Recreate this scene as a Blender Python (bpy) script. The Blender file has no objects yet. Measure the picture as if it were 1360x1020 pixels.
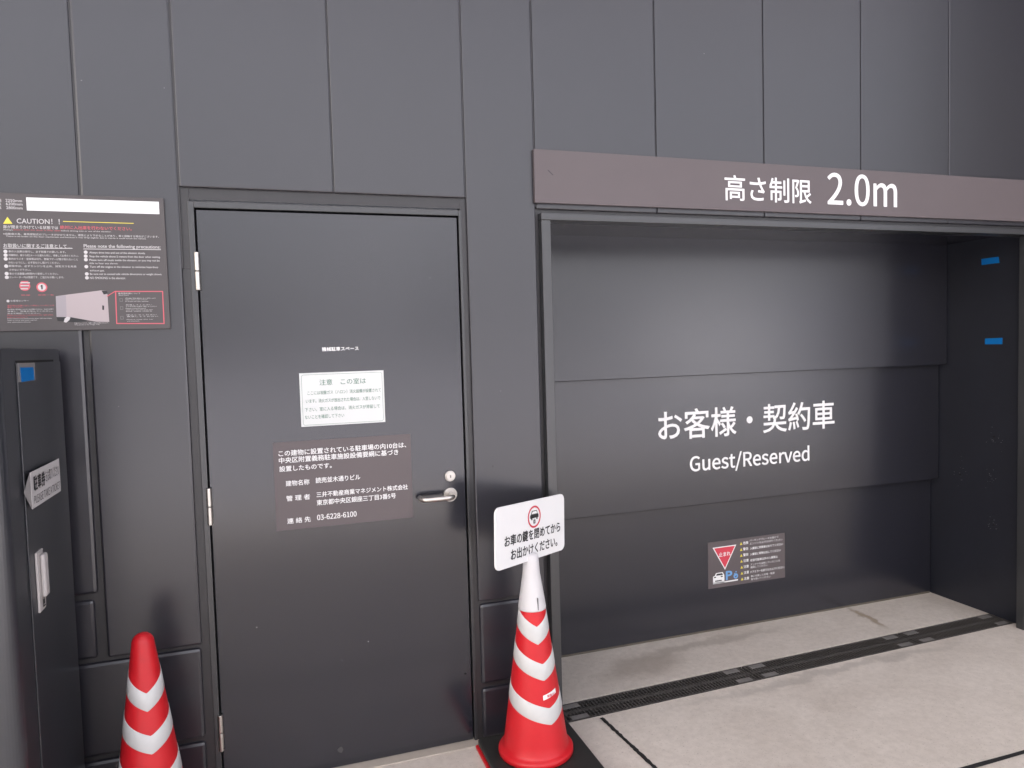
import bpy, bmesh, math, random
from mathutils import Vector, Matrix
random.seed(7)
R = math.radians
scene = bpy.context.scene
COL = scene.collection

# ------------------------------------------------------------ camera, sky, sun, exposure
cam_data = bpy.data.cameras.new('camera')
cam_data.sensor_width = 36.0
cam_data.lens = 951.48 * 36 / 1360
cam_data.clip_start = 0.05
cam_data.clip_end = 500
cam = bpy.data.objects.new('camera', cam_data)
COL.objects.link(cam)
YAW, PITCH, ROLL = R(18.38), R(2.99), R(-1.62)
_F = Vector((math.sin(YAW) * math.cos(PITCH), math.cos(YAW) * math.cos(PITCH), -math.sin(PITCH)))
_R = Vector((math.cos(YAW), -math.sin(YAW), 0))
_U = _R.cross(_F)
_R2 = math.cos(ROLL) * _R + math.sin(ROLL) * _U
_U2 = -math.sin(ROLL) * _R + math.cos(ROLL) * _U
cam.matrix_world = Matrix((( _R2.x, _U2.x, -_F.x, 0.0), (_R2.y, _U2.y, -_F.y, -2.544),
                           (_R2.z, _U2.z, -_F.z, 1.464), (0, 0, 0, 1)))
scene.camera = cam

SUN_EL, SUN_AZ = R(50), R(248)
world = bpy.data.worlds.new('World')
scene.world = world
world.use_nodes = True
wn = world.node_tree
sky = wn.nodes.new('ShaderNodeTexSky')
sky.sky_type = 'NISHITA'
sky.sun_disc = False
sky.sun_elevation = SUN_EL
sky.sun_rotation = SUN_AZ
sky.air_density = 1.0
sky.dust_density = 8.0
sky.ozone_density = 1.0
hs = wn.nodes.new('ShaderNodeHueSaturation')    # hazy sky: much of the blue is gone
hs.inputs['Saturation'].default_value = 0.8
wn.links.new(sky.outputs[0], hs.inputs['Color'])
# unseen bright cloud patch, added to lift the reflections in the upper wall
wtc = wn.nodes.new('ShaderNodeTexCoord')
dot = wn.nodes.new('ShaderNodeVectorMath')
dot.operation = 'DOT_PRODUCT'
ADDED_CLOUD_AZ, ADDED_CLOUD_EL = R(160), R(26)
dot.inputs[1].default_value = (math.sin(ADDED_CLOUD_AZ) * math.cos(ADDED_CLOUD_EL), math.cos(ADDED_CLOUD_AZ) * math.cos(ADDED_CLOUD_EL), math.sin(ADDED_CLOUD_EL))
wn.links.new(wtc.outputs['Generated'], dot.inputs[0])
cm = wn.nodes.new('ShaderNodeMapRange')
cm.interpolation_type = 'SMOOTHSTEP'
cm.inputs[1].default_value, cm.inputs[2].default_value = math.cos(R(46)), math.cos(R(4))
cm.inputs[3].default_value, cm.inputs[4].default_value = 0.0, 1.0
wn.links.new(dot.outputs['Value'], cm.inputs[0])
cn = wn.nodes.new('ShaderNodeTexNoise')
cn.inputs['Scale'].default_value = 4.0
cn.inputs['Detail'].default_value = 6
wn.links.new(wtc.outputs['Generated'], cn.inputs['Vector'])
cr = wn.nodes.new('ShaderNodeMapRange')
cr.inputs[1].default_value, cr.inputs[2].default_value = 0.35, 0.65
cr.inputs[3].default_value, cr.inputs[4].default_value = 0.5, 1.0
wn.links.new(cn.outputs['Fac'], cr.inputs[0])
cmul = wn.nodes.new('ShaderNodeMath')
cmul.operation = 'MULTIPLY'
wn.links.new(cm.outputs[0], cmul.inputs[0])
wn.links.new(cr.outputs[0], cmul.inputs[1])
cmx = wn.nodes.new('ShaderNodeMix')
cmx.data_type = 'RGBA'
cmx.inputs[7].default_value = (5.3, 5.2, 5.5, 1)
wn.links.new(cmul.outputs[0], cmx.inputs[0])
wn.links.new(hs.outputs[0], cmx.inputs[6])
wn.links.new(cmx.outputs[2], wn.nodes['Background'].inputs[0])
wn.nodes['Background'].inputs[1].default_value = 0.12

sd = bpy.data.lights.new('sun', 'SUN')
sd.energy = 3.6
sd.angle = R(1.0)
sd.color = (1.0, 0.965, 0.965)
sun = bpy.data.objects.new('sun', sd)
COL.objects.link(sun)
sdir = Vector((math.sin(SUN_AZ) * math.cos(SUN_EL), math.cos(SUN_AZ) * math.cos(SUN_EL), math.sin(SUN_EL)))
sun.rotation_euler = sdir.to_track_quat('Z', 'Y').to_euler()
sun.location = (0, -20, 25)

scene.view_settings.view_transform = 'Standard'
scene.view_settings.look = 'None'
scene.view_settings.exposure = 1.95
scene.view_settings.gamma = 1.0
scene.render.engine = 'CYCLES'
scene.cycles.max_bounces = 8
scene.cycles.use_denoising = True

# ------------------------------------------------------------ helpers
FZ = -0.02                                     # level of the concrete floor


def tag(o, label=None, cat=None, group=None, kind=None):
    if label: o['label'] = label
    if cat: o['category'] = cat
    if group: o['group'] = group
    if kind: o['kind'] = kind
    return o


def thing(name, loc, label, cat, group=None):
    o = bpy.data.objects.new(name, None)
    o.empty_display_size = 0.1
    COL.objects.link(o)
    o.location = loc
    return tag(o, label, cat, group)


def root_loc(o):
    v = Vector((0, 0, 0))
    while o is not None:
        v += o.location
        o = o.parent
    return v


def obj(name, bm, m, parent=None, smooth=False, origin=None, local=False):
    """links a bmesh given in world coordinates as one mesh object"""
    if parent is not None:
        base = Vector((0, 0, 0)) if local else root_loc(parent)
    elif origin is not None:
        base = Vector(origin)
    else:
        xs = [v.co for v in bm.verts]
        base = Vector(((min(c.x for c in xs) + max(c.x for c in xs)) / 2,
                       (min(c.y for c in xs) + max(c.y for c in xs)) / 2, min(c.z for c in xs)))
    for v in bm.verts:
        v.co -= base
    me = bpy.data.meshes.new(name)
    bm.to_mesh(me)
    bm.free()
    if smooth:
        me.shade_smooth()
    me.materials.append(m)
    o = bpy.data.objects.new(name, me)
    COL.objects.link(o)
    if parent is not None:
        o.parent = parent
    else:
        o.location = base
    return o


def box(bm, x0, x1, y0, y1, z0, z1, bev=0.0, seg=2, M=None):
    t = bmesh.new()
    r = bmesh.ops.create_cube(t, size=1.0)
    for v in t.verts:
        v.co = Vector(((x0 + x1) / 2 + v.co.x * (x1 - x0), (y0 + y1) / 2 + v.co.y * (y1 - y0), (z0 + z1) / 2 + v.co.z * (z1 - z0)))
    if bev > 0:
        bmesh.ops.bevel(t, geom=list(t.edges), offset=bev, segments=seg, profile=0.5, affect='EDGES')
    merge(bm, t, M)
    return bm


def merge(bm, t, M=None):
    if M is not None:
        bmesh.ops.transform(t, matrix=M, verts=t.verts)
    me = bpy.data.meshes.new('tmp')
    t.to_mesh(me)
    t.free()
    bm.from_mesh(me)
    bpy.data.meshes.remove(me)


def B(*a, **k):
    return box(bmesh.new(), *a, **k)


def cyl(bm, p, axis, r0, r1, h, n=24, bev=0.0):
    """capped cone/cylinder from p along axis"""
    t = bmesh.new()
    bmesh.ops.create_cone(t, cap_ends=True, segments=n, radius1=r0, radius2=r1, depth=h)
    bmesh.ops.translate(t, vec=(0, 0, h / 2), verts=t.verts)
    if bev:
        es = [e for e in t.edges if abs(e.verts[0].co.z - e.verts[1].co.z) < 1e-6]
        bmesh.ops.bevel(t, geom=es, offset=bev, segments=2, profile=0.5, affect='EDGES')
    q = Vector((0, 0, 1)).rotation_difference(Vector(axis))
    merge(bm, t, Matrix.Translation(Vector(p)) @ q.to_matrix().to_4x4())


def tube(bm, pts, r, n=14):
    t = bmesh.new()
    rings = []
    pts = [Vector(p) for p in pts]
    up = Vector((0, 0, 1))
    for i, p in enumerate(pts):
        d = (pts[min(i + 1, len(pts) - 1)] - pts[max(i - 1, 0)]).normalized()
        a = d.cross(up).normalized()
        b = a.cross(d)
        rings.append([t.verts.new(p + r * (math.cos(2 * math.pi * k / n) * a + math.sin(2 * math.pi * k / n) * b)) for k in range(n)])
    for A, C in zip(rings, rings[1:]):
        for k in range(n):
            t.faces.new((A[k], A[(k + 1) % n], C[(k + 1) % n], C[k]))
    t.faces.new(rings[0][::-1])
    t.faces.new(rings[-1])
    bmesh.ops.recalc_face_normals(t, faces=t.faces)
    merge(bm, t)


def lathe(bm, prof, cx, cy, n=64, cap=True):
    rings = []
    for r, z in prof:
        rings.append([bm.verts.new((cx + r * math.cos(2 * math.pi * k / n), cy + r * math.sin(2 * math.pi * k / n), z)) for k in range(n)])
    for A, C in zip(rings, rings[1:]):
        for k in range(n):
            bm.faces.new((A[k], A[(k + 1) % n], C[(k + 1) % n], C[k]))
    if cap:
        bm.faces.new(rings[0][::-1])
        bm.faces.new(rings[-1])


class Frame:
    """a flat surface: point (a, b) -> o + a*x + b*y, seen from the side x cross y points to"""
    def __init__(self, o, x, y):
        self.o, self.x, self.y = Vector(o), Vector(x).normalized(), Vector(y).normalized()
        self.n = self.x.cross(self.y)

    def p(self, a, b, d=0.0):
        return self.o + a * self.x + b * self.y + d * self.n


def wall_frame(Y):
    return Frame((0, Y, 0), (1, 0, 0), (0, 0, 1))


def poly(bm, fr, pts, d=0.0):
    vs = [bm.verts.new(fr.p(a, b, d)) for a, b in pts]
    f = bm.faces.new(vs)
    f.normal_update()
    if f.normal.dot(fr.n) < 0:
        f.normal_flip()


def rect(bm, fr, a0, a1, b0, b1, d=0.0):
    poly(bm, fr, [(a0, b0), (a1, b0), (a1, b1), (a0, b1)], d)


def disc(bm, fr, a, b, r, d=0.0, n=28, ry=None):
    ry = ry or r
    poly(bm, fr, [(a + r * math.cos(2 * math.pi * k / n), b + ry * math.sin(2 * math.pi * k / n)) for k in range(n)], d)


def ring(bm, fr, a, b, r0, r1, d=0.0, n=40):
    for k in range(n):
        t0, t1 = 2 * math.pi * k / n, 2 * math.pi * (k + 1) / n
        poly(bm, fr, [(a + r * math.cos(t), b + r * math.sin(t)) for r, t in ((r0, t0), (r1, t0), (r1, t1), (r0, t1))], d)


def outline(bm, fr, pts, w, d=0.0):
    """a closed line of width w"""
    c = (sum(p[0] for p in pts) / len(pts), sum(p[1] for p in pts) / len(pts))
    inn = []
    n = len(pts)
    for i, p in enumerate(pts):
        p0, p1 = Vector(pts[i - 1]), Vector(pts[(i + 1) % n])
        q = Vector(p)
        e0, e1 = (q - p0).normalized(), (p1 - q).normalized()
        n0, n1 = Vector((-e0.y, e0.x)), Vector((-e1.y, e1.x))
        if n0.dot(Vector(c) - q) < 0: n0 = -n0
        if n1.dot(Vector(c) - q) < 0: n1 = -n1
        m = (n0 + n1).normalized()
        inn.append(q + m * (w / max(0.3, m.dot(n0))))
    for i in range(n):
        j = (i + 1) % n
        poly(bm, fr, [tuple(pts[i]), tuple(pts[j]), tuple(inn[j]), tuple(inn[i])], d)


def round_rect(a0, a1, b0, b1, r, n=6):
    out = []
    for cx, cy, s in ((a1 - r, b1 - r, 0), (a0 + r, b1 - r, 90), (a0 + r, b0 + r, 180), (a1 - r, b0 + r, 270)):
        for k in range(n + 1):
            t = R(s + 90 * k / n)
            out.append((cx + r * math.cos(t), cy + r * math.sin(t)))
    return out


_glyphs = {}


def glyph_mesh(text, bold):
    key = (text, bold)
    if key not in _glyphs:
        if text in OUTLINES:
            c = bpy.data.curves.new('lettering', 'CURVE')
            c.dimensions = '2D'
            c.fill_mode = 'BOTH'
            for s in OUTLINES[text]:
                sp = c.splines.new('BEZIER')
                k = len(s) // 6
                sp.bezier_points.add(k - 1)
                for i, bp in enumerate(sp.bezier_points):
                    v = [x / 2500 for x in s[6 * i:6 * i + 6]]
                    bp.handle_left_type = bp.handle_right_type = 'FREE'
                    bp.handle_left = (v[0], v[1], 0); bp.co = (v[2], v[3], 0); bp.handle_right = (v[4], v[5], 0)
                sp.use_cyclic_u = True
            c.offset = bold * 0.36
            c.resolution_u = 6
        else:
            c = bpy.data.curves.new('lettering', 'FONT')
            c.body = text
            c.offset = bold
            c.resolution_u = 3
        o = bpy.data.objects.new('lettering', c)
        COL.objects.link(o)
        dg = bpy.context.evaluated_depsgraph_get()
        me = bpy.data.meshes.new_from_object(o.evaluated_get(dg))
        bpy.data.objects.remove(o)
        bpy.data.curves.remove(c)
        _glyphs[key] = ([v.co.copy() for v in me.vertices], [tuple(p.vertices) for p in me.polygons])
        bpy.data.meshes.remove(me)
    return _glyphs[key]


def write(bm, fr, text, a0, a1, bc, h, d=0.0, bold=0.0):
    """the text stretched to the box a0..a1 by bc -/+ h/2 of a surface; heavier strokes are laid over in slightly shifted layers"""
    if bold:
        w = bold * h
        for k, (sx_, sy_) in enumerate(((1, 0), (-1, 0), (0, 1), (0, -1), (.7, .7), (-.7, -.7), (.7, -.7), (-.7, .7))):
            write(bm, fr, text, a0 + w + sx_ * w, a1 - w + sx_ * w, bc + sy_ * w, h - 2 * w, d + 0.00003 * (k + 1))
        return
    vs, fs = glyph_mesh(text, 0.0)
    x0, x1 = min(v.x for v in vs), max(v.x for v in vs)
    y0, y1 = min(v.y for v in vs), max(v.y for v in vs)
    nv = [bm.verts.new(fr.p(a0 + (v.x - x0) / (x1 - x0) * (a1 - a0), bc + ((v.y - y0) / (y1 - y0) - 0.5) * h, d)) for v in vs]
    for f in fs:
        try:
            g = bm.faces.new([nv[i] for i in f])
        except ValueError:
            continue
        g.normal_update()
        if g.normal.dot(fr.n) < 0:
            g.normal_flip()


# ------------------------------------------------------------ materials
def mat(name, col, rough=0.5, metal=0.0, spec=0.5, var=0.0, vscale=3.0, bump=0.0, bscale=200.0, rvar=0.0, coat=0.0):
    m = bpy.data.materials.new(name)
    m.use_nodes = True
    nt = m.node_tree
    b = nt.nodes['Principled BSDF']
    b.inputs['Base Color'].default_value = (*col, 1)
    b.inputs['Roughness'].default_value = rough
    b.inputs['Metallic'].default_value = metal
    b.inputs['Specular IOR Level'].default_value = spec
    b.inputs['Coat Weight'].default_value = coat
    tc = nt.nodes.new('ShaderNodeTexCoord')
    if var or rvar:
        n = nt.nodes.new('ShaderNodeTexNoise')
        n.inputs['Scale'].default_value = vscale
        n.inputs['Detail'].default_value = 6
        n.inputs['Roughness'].default_value = 0.62
        nt.links.new(tc.outputs['Object'], n.inputs['Vector'])
        if var:
            mx = nt.nodes.new('ShaderNodeMix')
            mx.data_type = 'RGBA'
            mx.inputs[6].default_value = (*[max(0, c * (1 - var)) for c in col], 1)
            mx.inputs[7].default_value = (*[min(1, c * (1 + var)) for c in col], 1)
            nt.links.new(n.outputs['Fac'], mx.inputs[0])
            nt.links.new(mx.outputs[2], b.inputs['Base Color'])
        if rvar:
            mr = nt.nodes.new('ShaderNodeMapRange')
            mr.inputs[1].default_value, mr.inputs[2].default_value = 0.3, 0.7
            mr.inputs[3].default_value, mr.inputs[4].default_value = rough - rvar, rough + rvar
            nt.links.new(n.outputs['Fac'], mr.inputs[0])
            nt.links.new(mr.outputs[0], b.inputs['Roughness'])
    if bump:
        n2 = nt.nodes.new('ShaderNodeTexNoise')
        n2.inputs['Scale'].default_value = bscale
        n2.inputs['Detail'].default_value = 3
        nt.links.new(tc.outputs['Object'], n2.inputs['Vector'])
        bp = nt.nodes.new('ShaderNodeBump')
        bp.inputs['Strength'].default_value = bump
        bp.inputs['Distance'].default_value = 0.002
        nt.links.new(n2.outputs['Fac'], bp.inputs['Height'])
        nt.links.new(bp.outputs['Normal'], b.inputs['Normal'])
    return m


M_WALL = mat('charcoal wall paint', (0.0195, 0.0190, 0.0255), 0.29, spec=0.9, var=0.08, vscale=2.5, bump=0.04, bscale=160)
M_JOINT = mat('charcoal joint sealant', (0.020, 0.0188, 0.021), 0.42, spec=0.7, var=0.25, vscale=14, bump=0.15, bscale=60)
M_DOOR = mat('charcoal door paint', (0.0155, 0.0160, 0.0230), 0.19, spec=0.9, var=0.05, vscale=4)
M_FRAME = mat('charcoal steel frame paint', (0.027, 0.028, 0.031), 0.32, spec=0.9, var=0.08, vscale=6)
M_GATE = mat('charcoal gate paint', (0.0145, 0.0150, 0.0220), 0.25, spec=0.9, var=0.05, vscale=2)
M_LINING = mat('dark navy lining paint', (0.014, 0.0155, 0.023), 0.42, var=0.2, vscale=8, bump=0.1, bscale=120)
M_GAP = mat('dark rubber seal', (0.012, 0.012, 0.012), 0.7)
M_BROWN = mat('taupe sign plate', (0.108, 0.089, 0.093), 0.42, var=0.05, vscale=5)
M_BOARD = mat('dark taupe board film', (0.078, 0.069, 0.070), 0.38, var=0.04, vscale=5)
M_WHITE = mat('white vinyl', (0.82, 0.82, 0.82), 0.45)
M_PAPER = mat('greenish white notice film', (0.66, 0.68, 0.67), 0.5)
M_INK = mat('black print', (0.02, 0.02, 0.022), 0.5)
M_PALE = mat('pale print', (0.58, 0.56, 0.56), 0.5)
M_GREEN = mat('green print', (0.03, 0.15, 0.09), 0.5)
M_RED = mat('red print', (0.62, 0.05, 0.08), 0.45)
M_PINK = mat('soft red print', (0.60, 0.11, 0.14), 0.45)
M_YELLOW = mat('yellow print', (0.78, 0.66, 0.08), 0.45)
M_BLUEP = mat('light blue print', (0.16, 0.36, 0.66), 0.45)
M_TAPE = mat('blue masking tape', (0.003, 0.16, 0.48), 0.65, spec=0.2, bump=0.1, bscale=300)
M_CLEAR = mat('grey film sticker', (0.22, 0.21, 0.21), 0.4)
M_STEEL = mat('brushed stainless steel', (0.62, 0.59, 0.55), 0.32, metal=1.0, rvar=0.06, vscale=30)
M_CABINET = mat('blue grey cabinet paint', (0.024, 0.026, 0.033), 0.32, spec=0.9, var=0.06, vscale=5, bump=0.03, bscale=200)
M_CABIN = mat('pale grey handle plastic', (0.52, 0.49, 0.48), 0.4)
M_CONE = mat('red cone plastic', (0.56, 0.010, 0.017), 0.42, var=0.16, vscale=11, bump=0.06, bscale=40, rvar=0.08)
M_BAND = mat('white reflective band', (0.57, 0.57, 0.565), 0.42, var=0.10, vscale=26)
M_SLEEVE = mat('white sleeve plastic', (0.62, 0.61, 0.62), 0.42, var=0.06, vscale=12)
M_RUBBER = mat('black rubber', (0.018, 0.018, 0.017), 0.55, var=0.3, vscale=20, bump=0.15, bscale=120)
M_GRATE = mat('weathered grating steel', (0.085, 0.078, 0.073), 0.5, metal=0.3, var=0.35, vscale=6)
M_TAB = mat('galvanised grating tab', (0.21, 0.20, 0.19), 0.5, metal=0.2, var=0.4, vscale=25)
M_TROUGH = mat('dark drain trough', (0.010, 0.009, 0.008), 0.8, var=0.4, vscale=15)  # near black, for contrast with the grate bars
M_SILL = mat('pale stone sill', (0.40, 0.36, 0.31), 0.6, var=0.12, vscale=20)
M_PHOTO = mat('printed photo pale', (0.42, 0.36, 0.37), 0.4)
M_PHOTO2 = mat('printed photo grey', (0.34, 0.31, 0.33), 0.4)
M_CEIL = mat('ceiling panel paint', (0.72, 0.72, 0.74), 0.6, var=0.05)
M_PAVING = mat('pale street paving', (0.335, 0.335, 0.365), 0.85, var=0.25, vscale=6)
M_STONE = mat('pale added building render', (0.74, 0.76, 0.80), 0.7, var=0.04)
M_GLASS = mat('dark window glass', (0.05, 0.06, 0.07), 0.08)
M_SEAL = mat('brown gate bottom seal', (0.10, 0.085, 0.065), 0.7, var=0.3, vscale=20)


def concrete():
    m = bpy.data.materials.new('trowelled concrete')
    m.use_nodes = True
    nt = m.node_tree
    N, L = nt.nodes.new, nt.links.new
    b = nt.nodes['Principled BSDF']
    b.inputs['Roughness'].default_value = 0.62
    geo = N('ShaderNodeNewGeometry')

    def noise(scale, detail=6, rough=0.6, dist=0.0):
        n = N('ShaderNodeTexNoise')
        n.inputs['Scale'].default_value = scale
        n.inputs['Detail'].default_value = detail
        n.inputs['Roughness'].default_value = rough
        n.inputs['Distortion'].default_value = dist
        L(geo.outputs['Position'], n.inputs['Vector'])
        return n

    def ramp(src, a, ca, c, cc):
        r = N('ShaderNodeValToRGB')
        r.color_ramp.elements[0].position, r.color_ramp.elements[0].color = a, (*ca, 1)
        r.color_ramp.elements[1].position, r.color_ramp.elements[1].color = c, (*cc, 1)
        L(src, r.inputs[0])
        return r

    def mix(kind, fac, A, Bc):
        x = N('ShaderNodeMix')
        x.data_type = 'RGBA'
        x.blend_type = kind
        if isinstance(fac, float): x.inputs[0].default_value = fac
        else: L(fac, x.inputs[0])
        L(A, x.inputs[6])
        if isinstance(Bc, tuple): x.inputs[7].default_value = (*Bc, 1)
        else: L(Bc, x.inputs[7])
        return x.outputs[2]

    c = ramp(noise(2.2, 8, 0.65, 0.6).outputs['Fac'], 0.3, (0.53, 0.475, 0.42), 0.72, (0.66, 0.605, 0.545)).outputs[0]
    c = mix('MULTIPLY', 0.5, c, ramp(noise(38, 5, 0.7).outputs['Fac'], 0.28, (0.72, 0.71, 0.70), 0.62, (1, 1, 1)).outputs[0])
    c = mix('MULTIPLY', 0.75, c, ramp(noise(150, 2, 0.5).outputs['Fac'], 0.27, (0.45, 0.43, 0.41), 0.36, (1, 1, 1)).outputs[0])

    def blot(x, y, rx, ry, ang, col, amount):
        nonlocal c
        mp = N('ShaderNodeMapping')
        mp.vector_type = 'TEXTURE'
        mp.inputs['Location'].default_value = (x, y, FZ)
        mp.inputs['Rotation'].default_value = (0, 0, R(ang))
        mp.inputs['Scale'].default_value = (rx, ry, 1)
        wob = N('ShaderNodeVectorMath')
        wob.operation = 'MULTIPLY_ADD'
        wob.inputs[1].default_value = (0.16, 0.16, 0)
        L(noise(7, 4).outputs['Color'], wob.inputs[0])
        L(geo.outputs['Position'], wob.inputs[2])
        sh = N('ShaderNodeVectorMath')
        sh.operation = 'ADD'
        sh.inputs[1].default_value = (-0.08, -0.08, 0)
        L(wob.outputs[0], sh.inputs[0])
        L(sh.outputs[0], mp.inputs['Vector'])
        ln = N('ShaderNodeVectorMath')
        ln.operation = 'LENGTH'
        L(mp.outputs[0], ln.inputs[0])
        rr = N('ShaderNodeMapRange')
        rr.interpolation_type = 'SMOOTHSTEP'
        rr.inputs[1].default_value, rr.inputs[2].default_value = 0.35, 1.1
        rr.inputs[3].default_value, rr.inputs[4].default_value = amount, 0.0
        L(ln.outputs['Value'], rr.inputs[0])
        c = mix('MIX', rr.outputs[0], c, col)

    blot(2.92, 0.41, 0.03, 0.17, -14, (0.24, 0.18, 0.11), 0.75)      # rusty trickle under the gate
    blot(1.55, 0.34, 0.28, 0.13, 10, (0.27, 0.225, 0.185), 0.55)      # damp patch before the drain
    blot(1.95, 0.44, 0.5, 0.05, 3, (0.30, 0.26, 0.22), 0.5)
    blot(2.3, -0.02, 0.9, 0.04, 1.5, (0.26, 0.235, 0.215), 0.4)
    L(c, b.inputs['Base Color'])
    bp = N('ShaderNodeBump')
    bp.inputs['Strength'].default_value = 0.25
    bp.inputs['Distance'].default_value = 0.003
    L(noise(60, 5, 0.6).outputs['Fac'], bp.inputs['Height'])
    L(bp.outputs['Normal'], b.inputs['Normal'])
    return m


M_CONCRETE = concrete()

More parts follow.
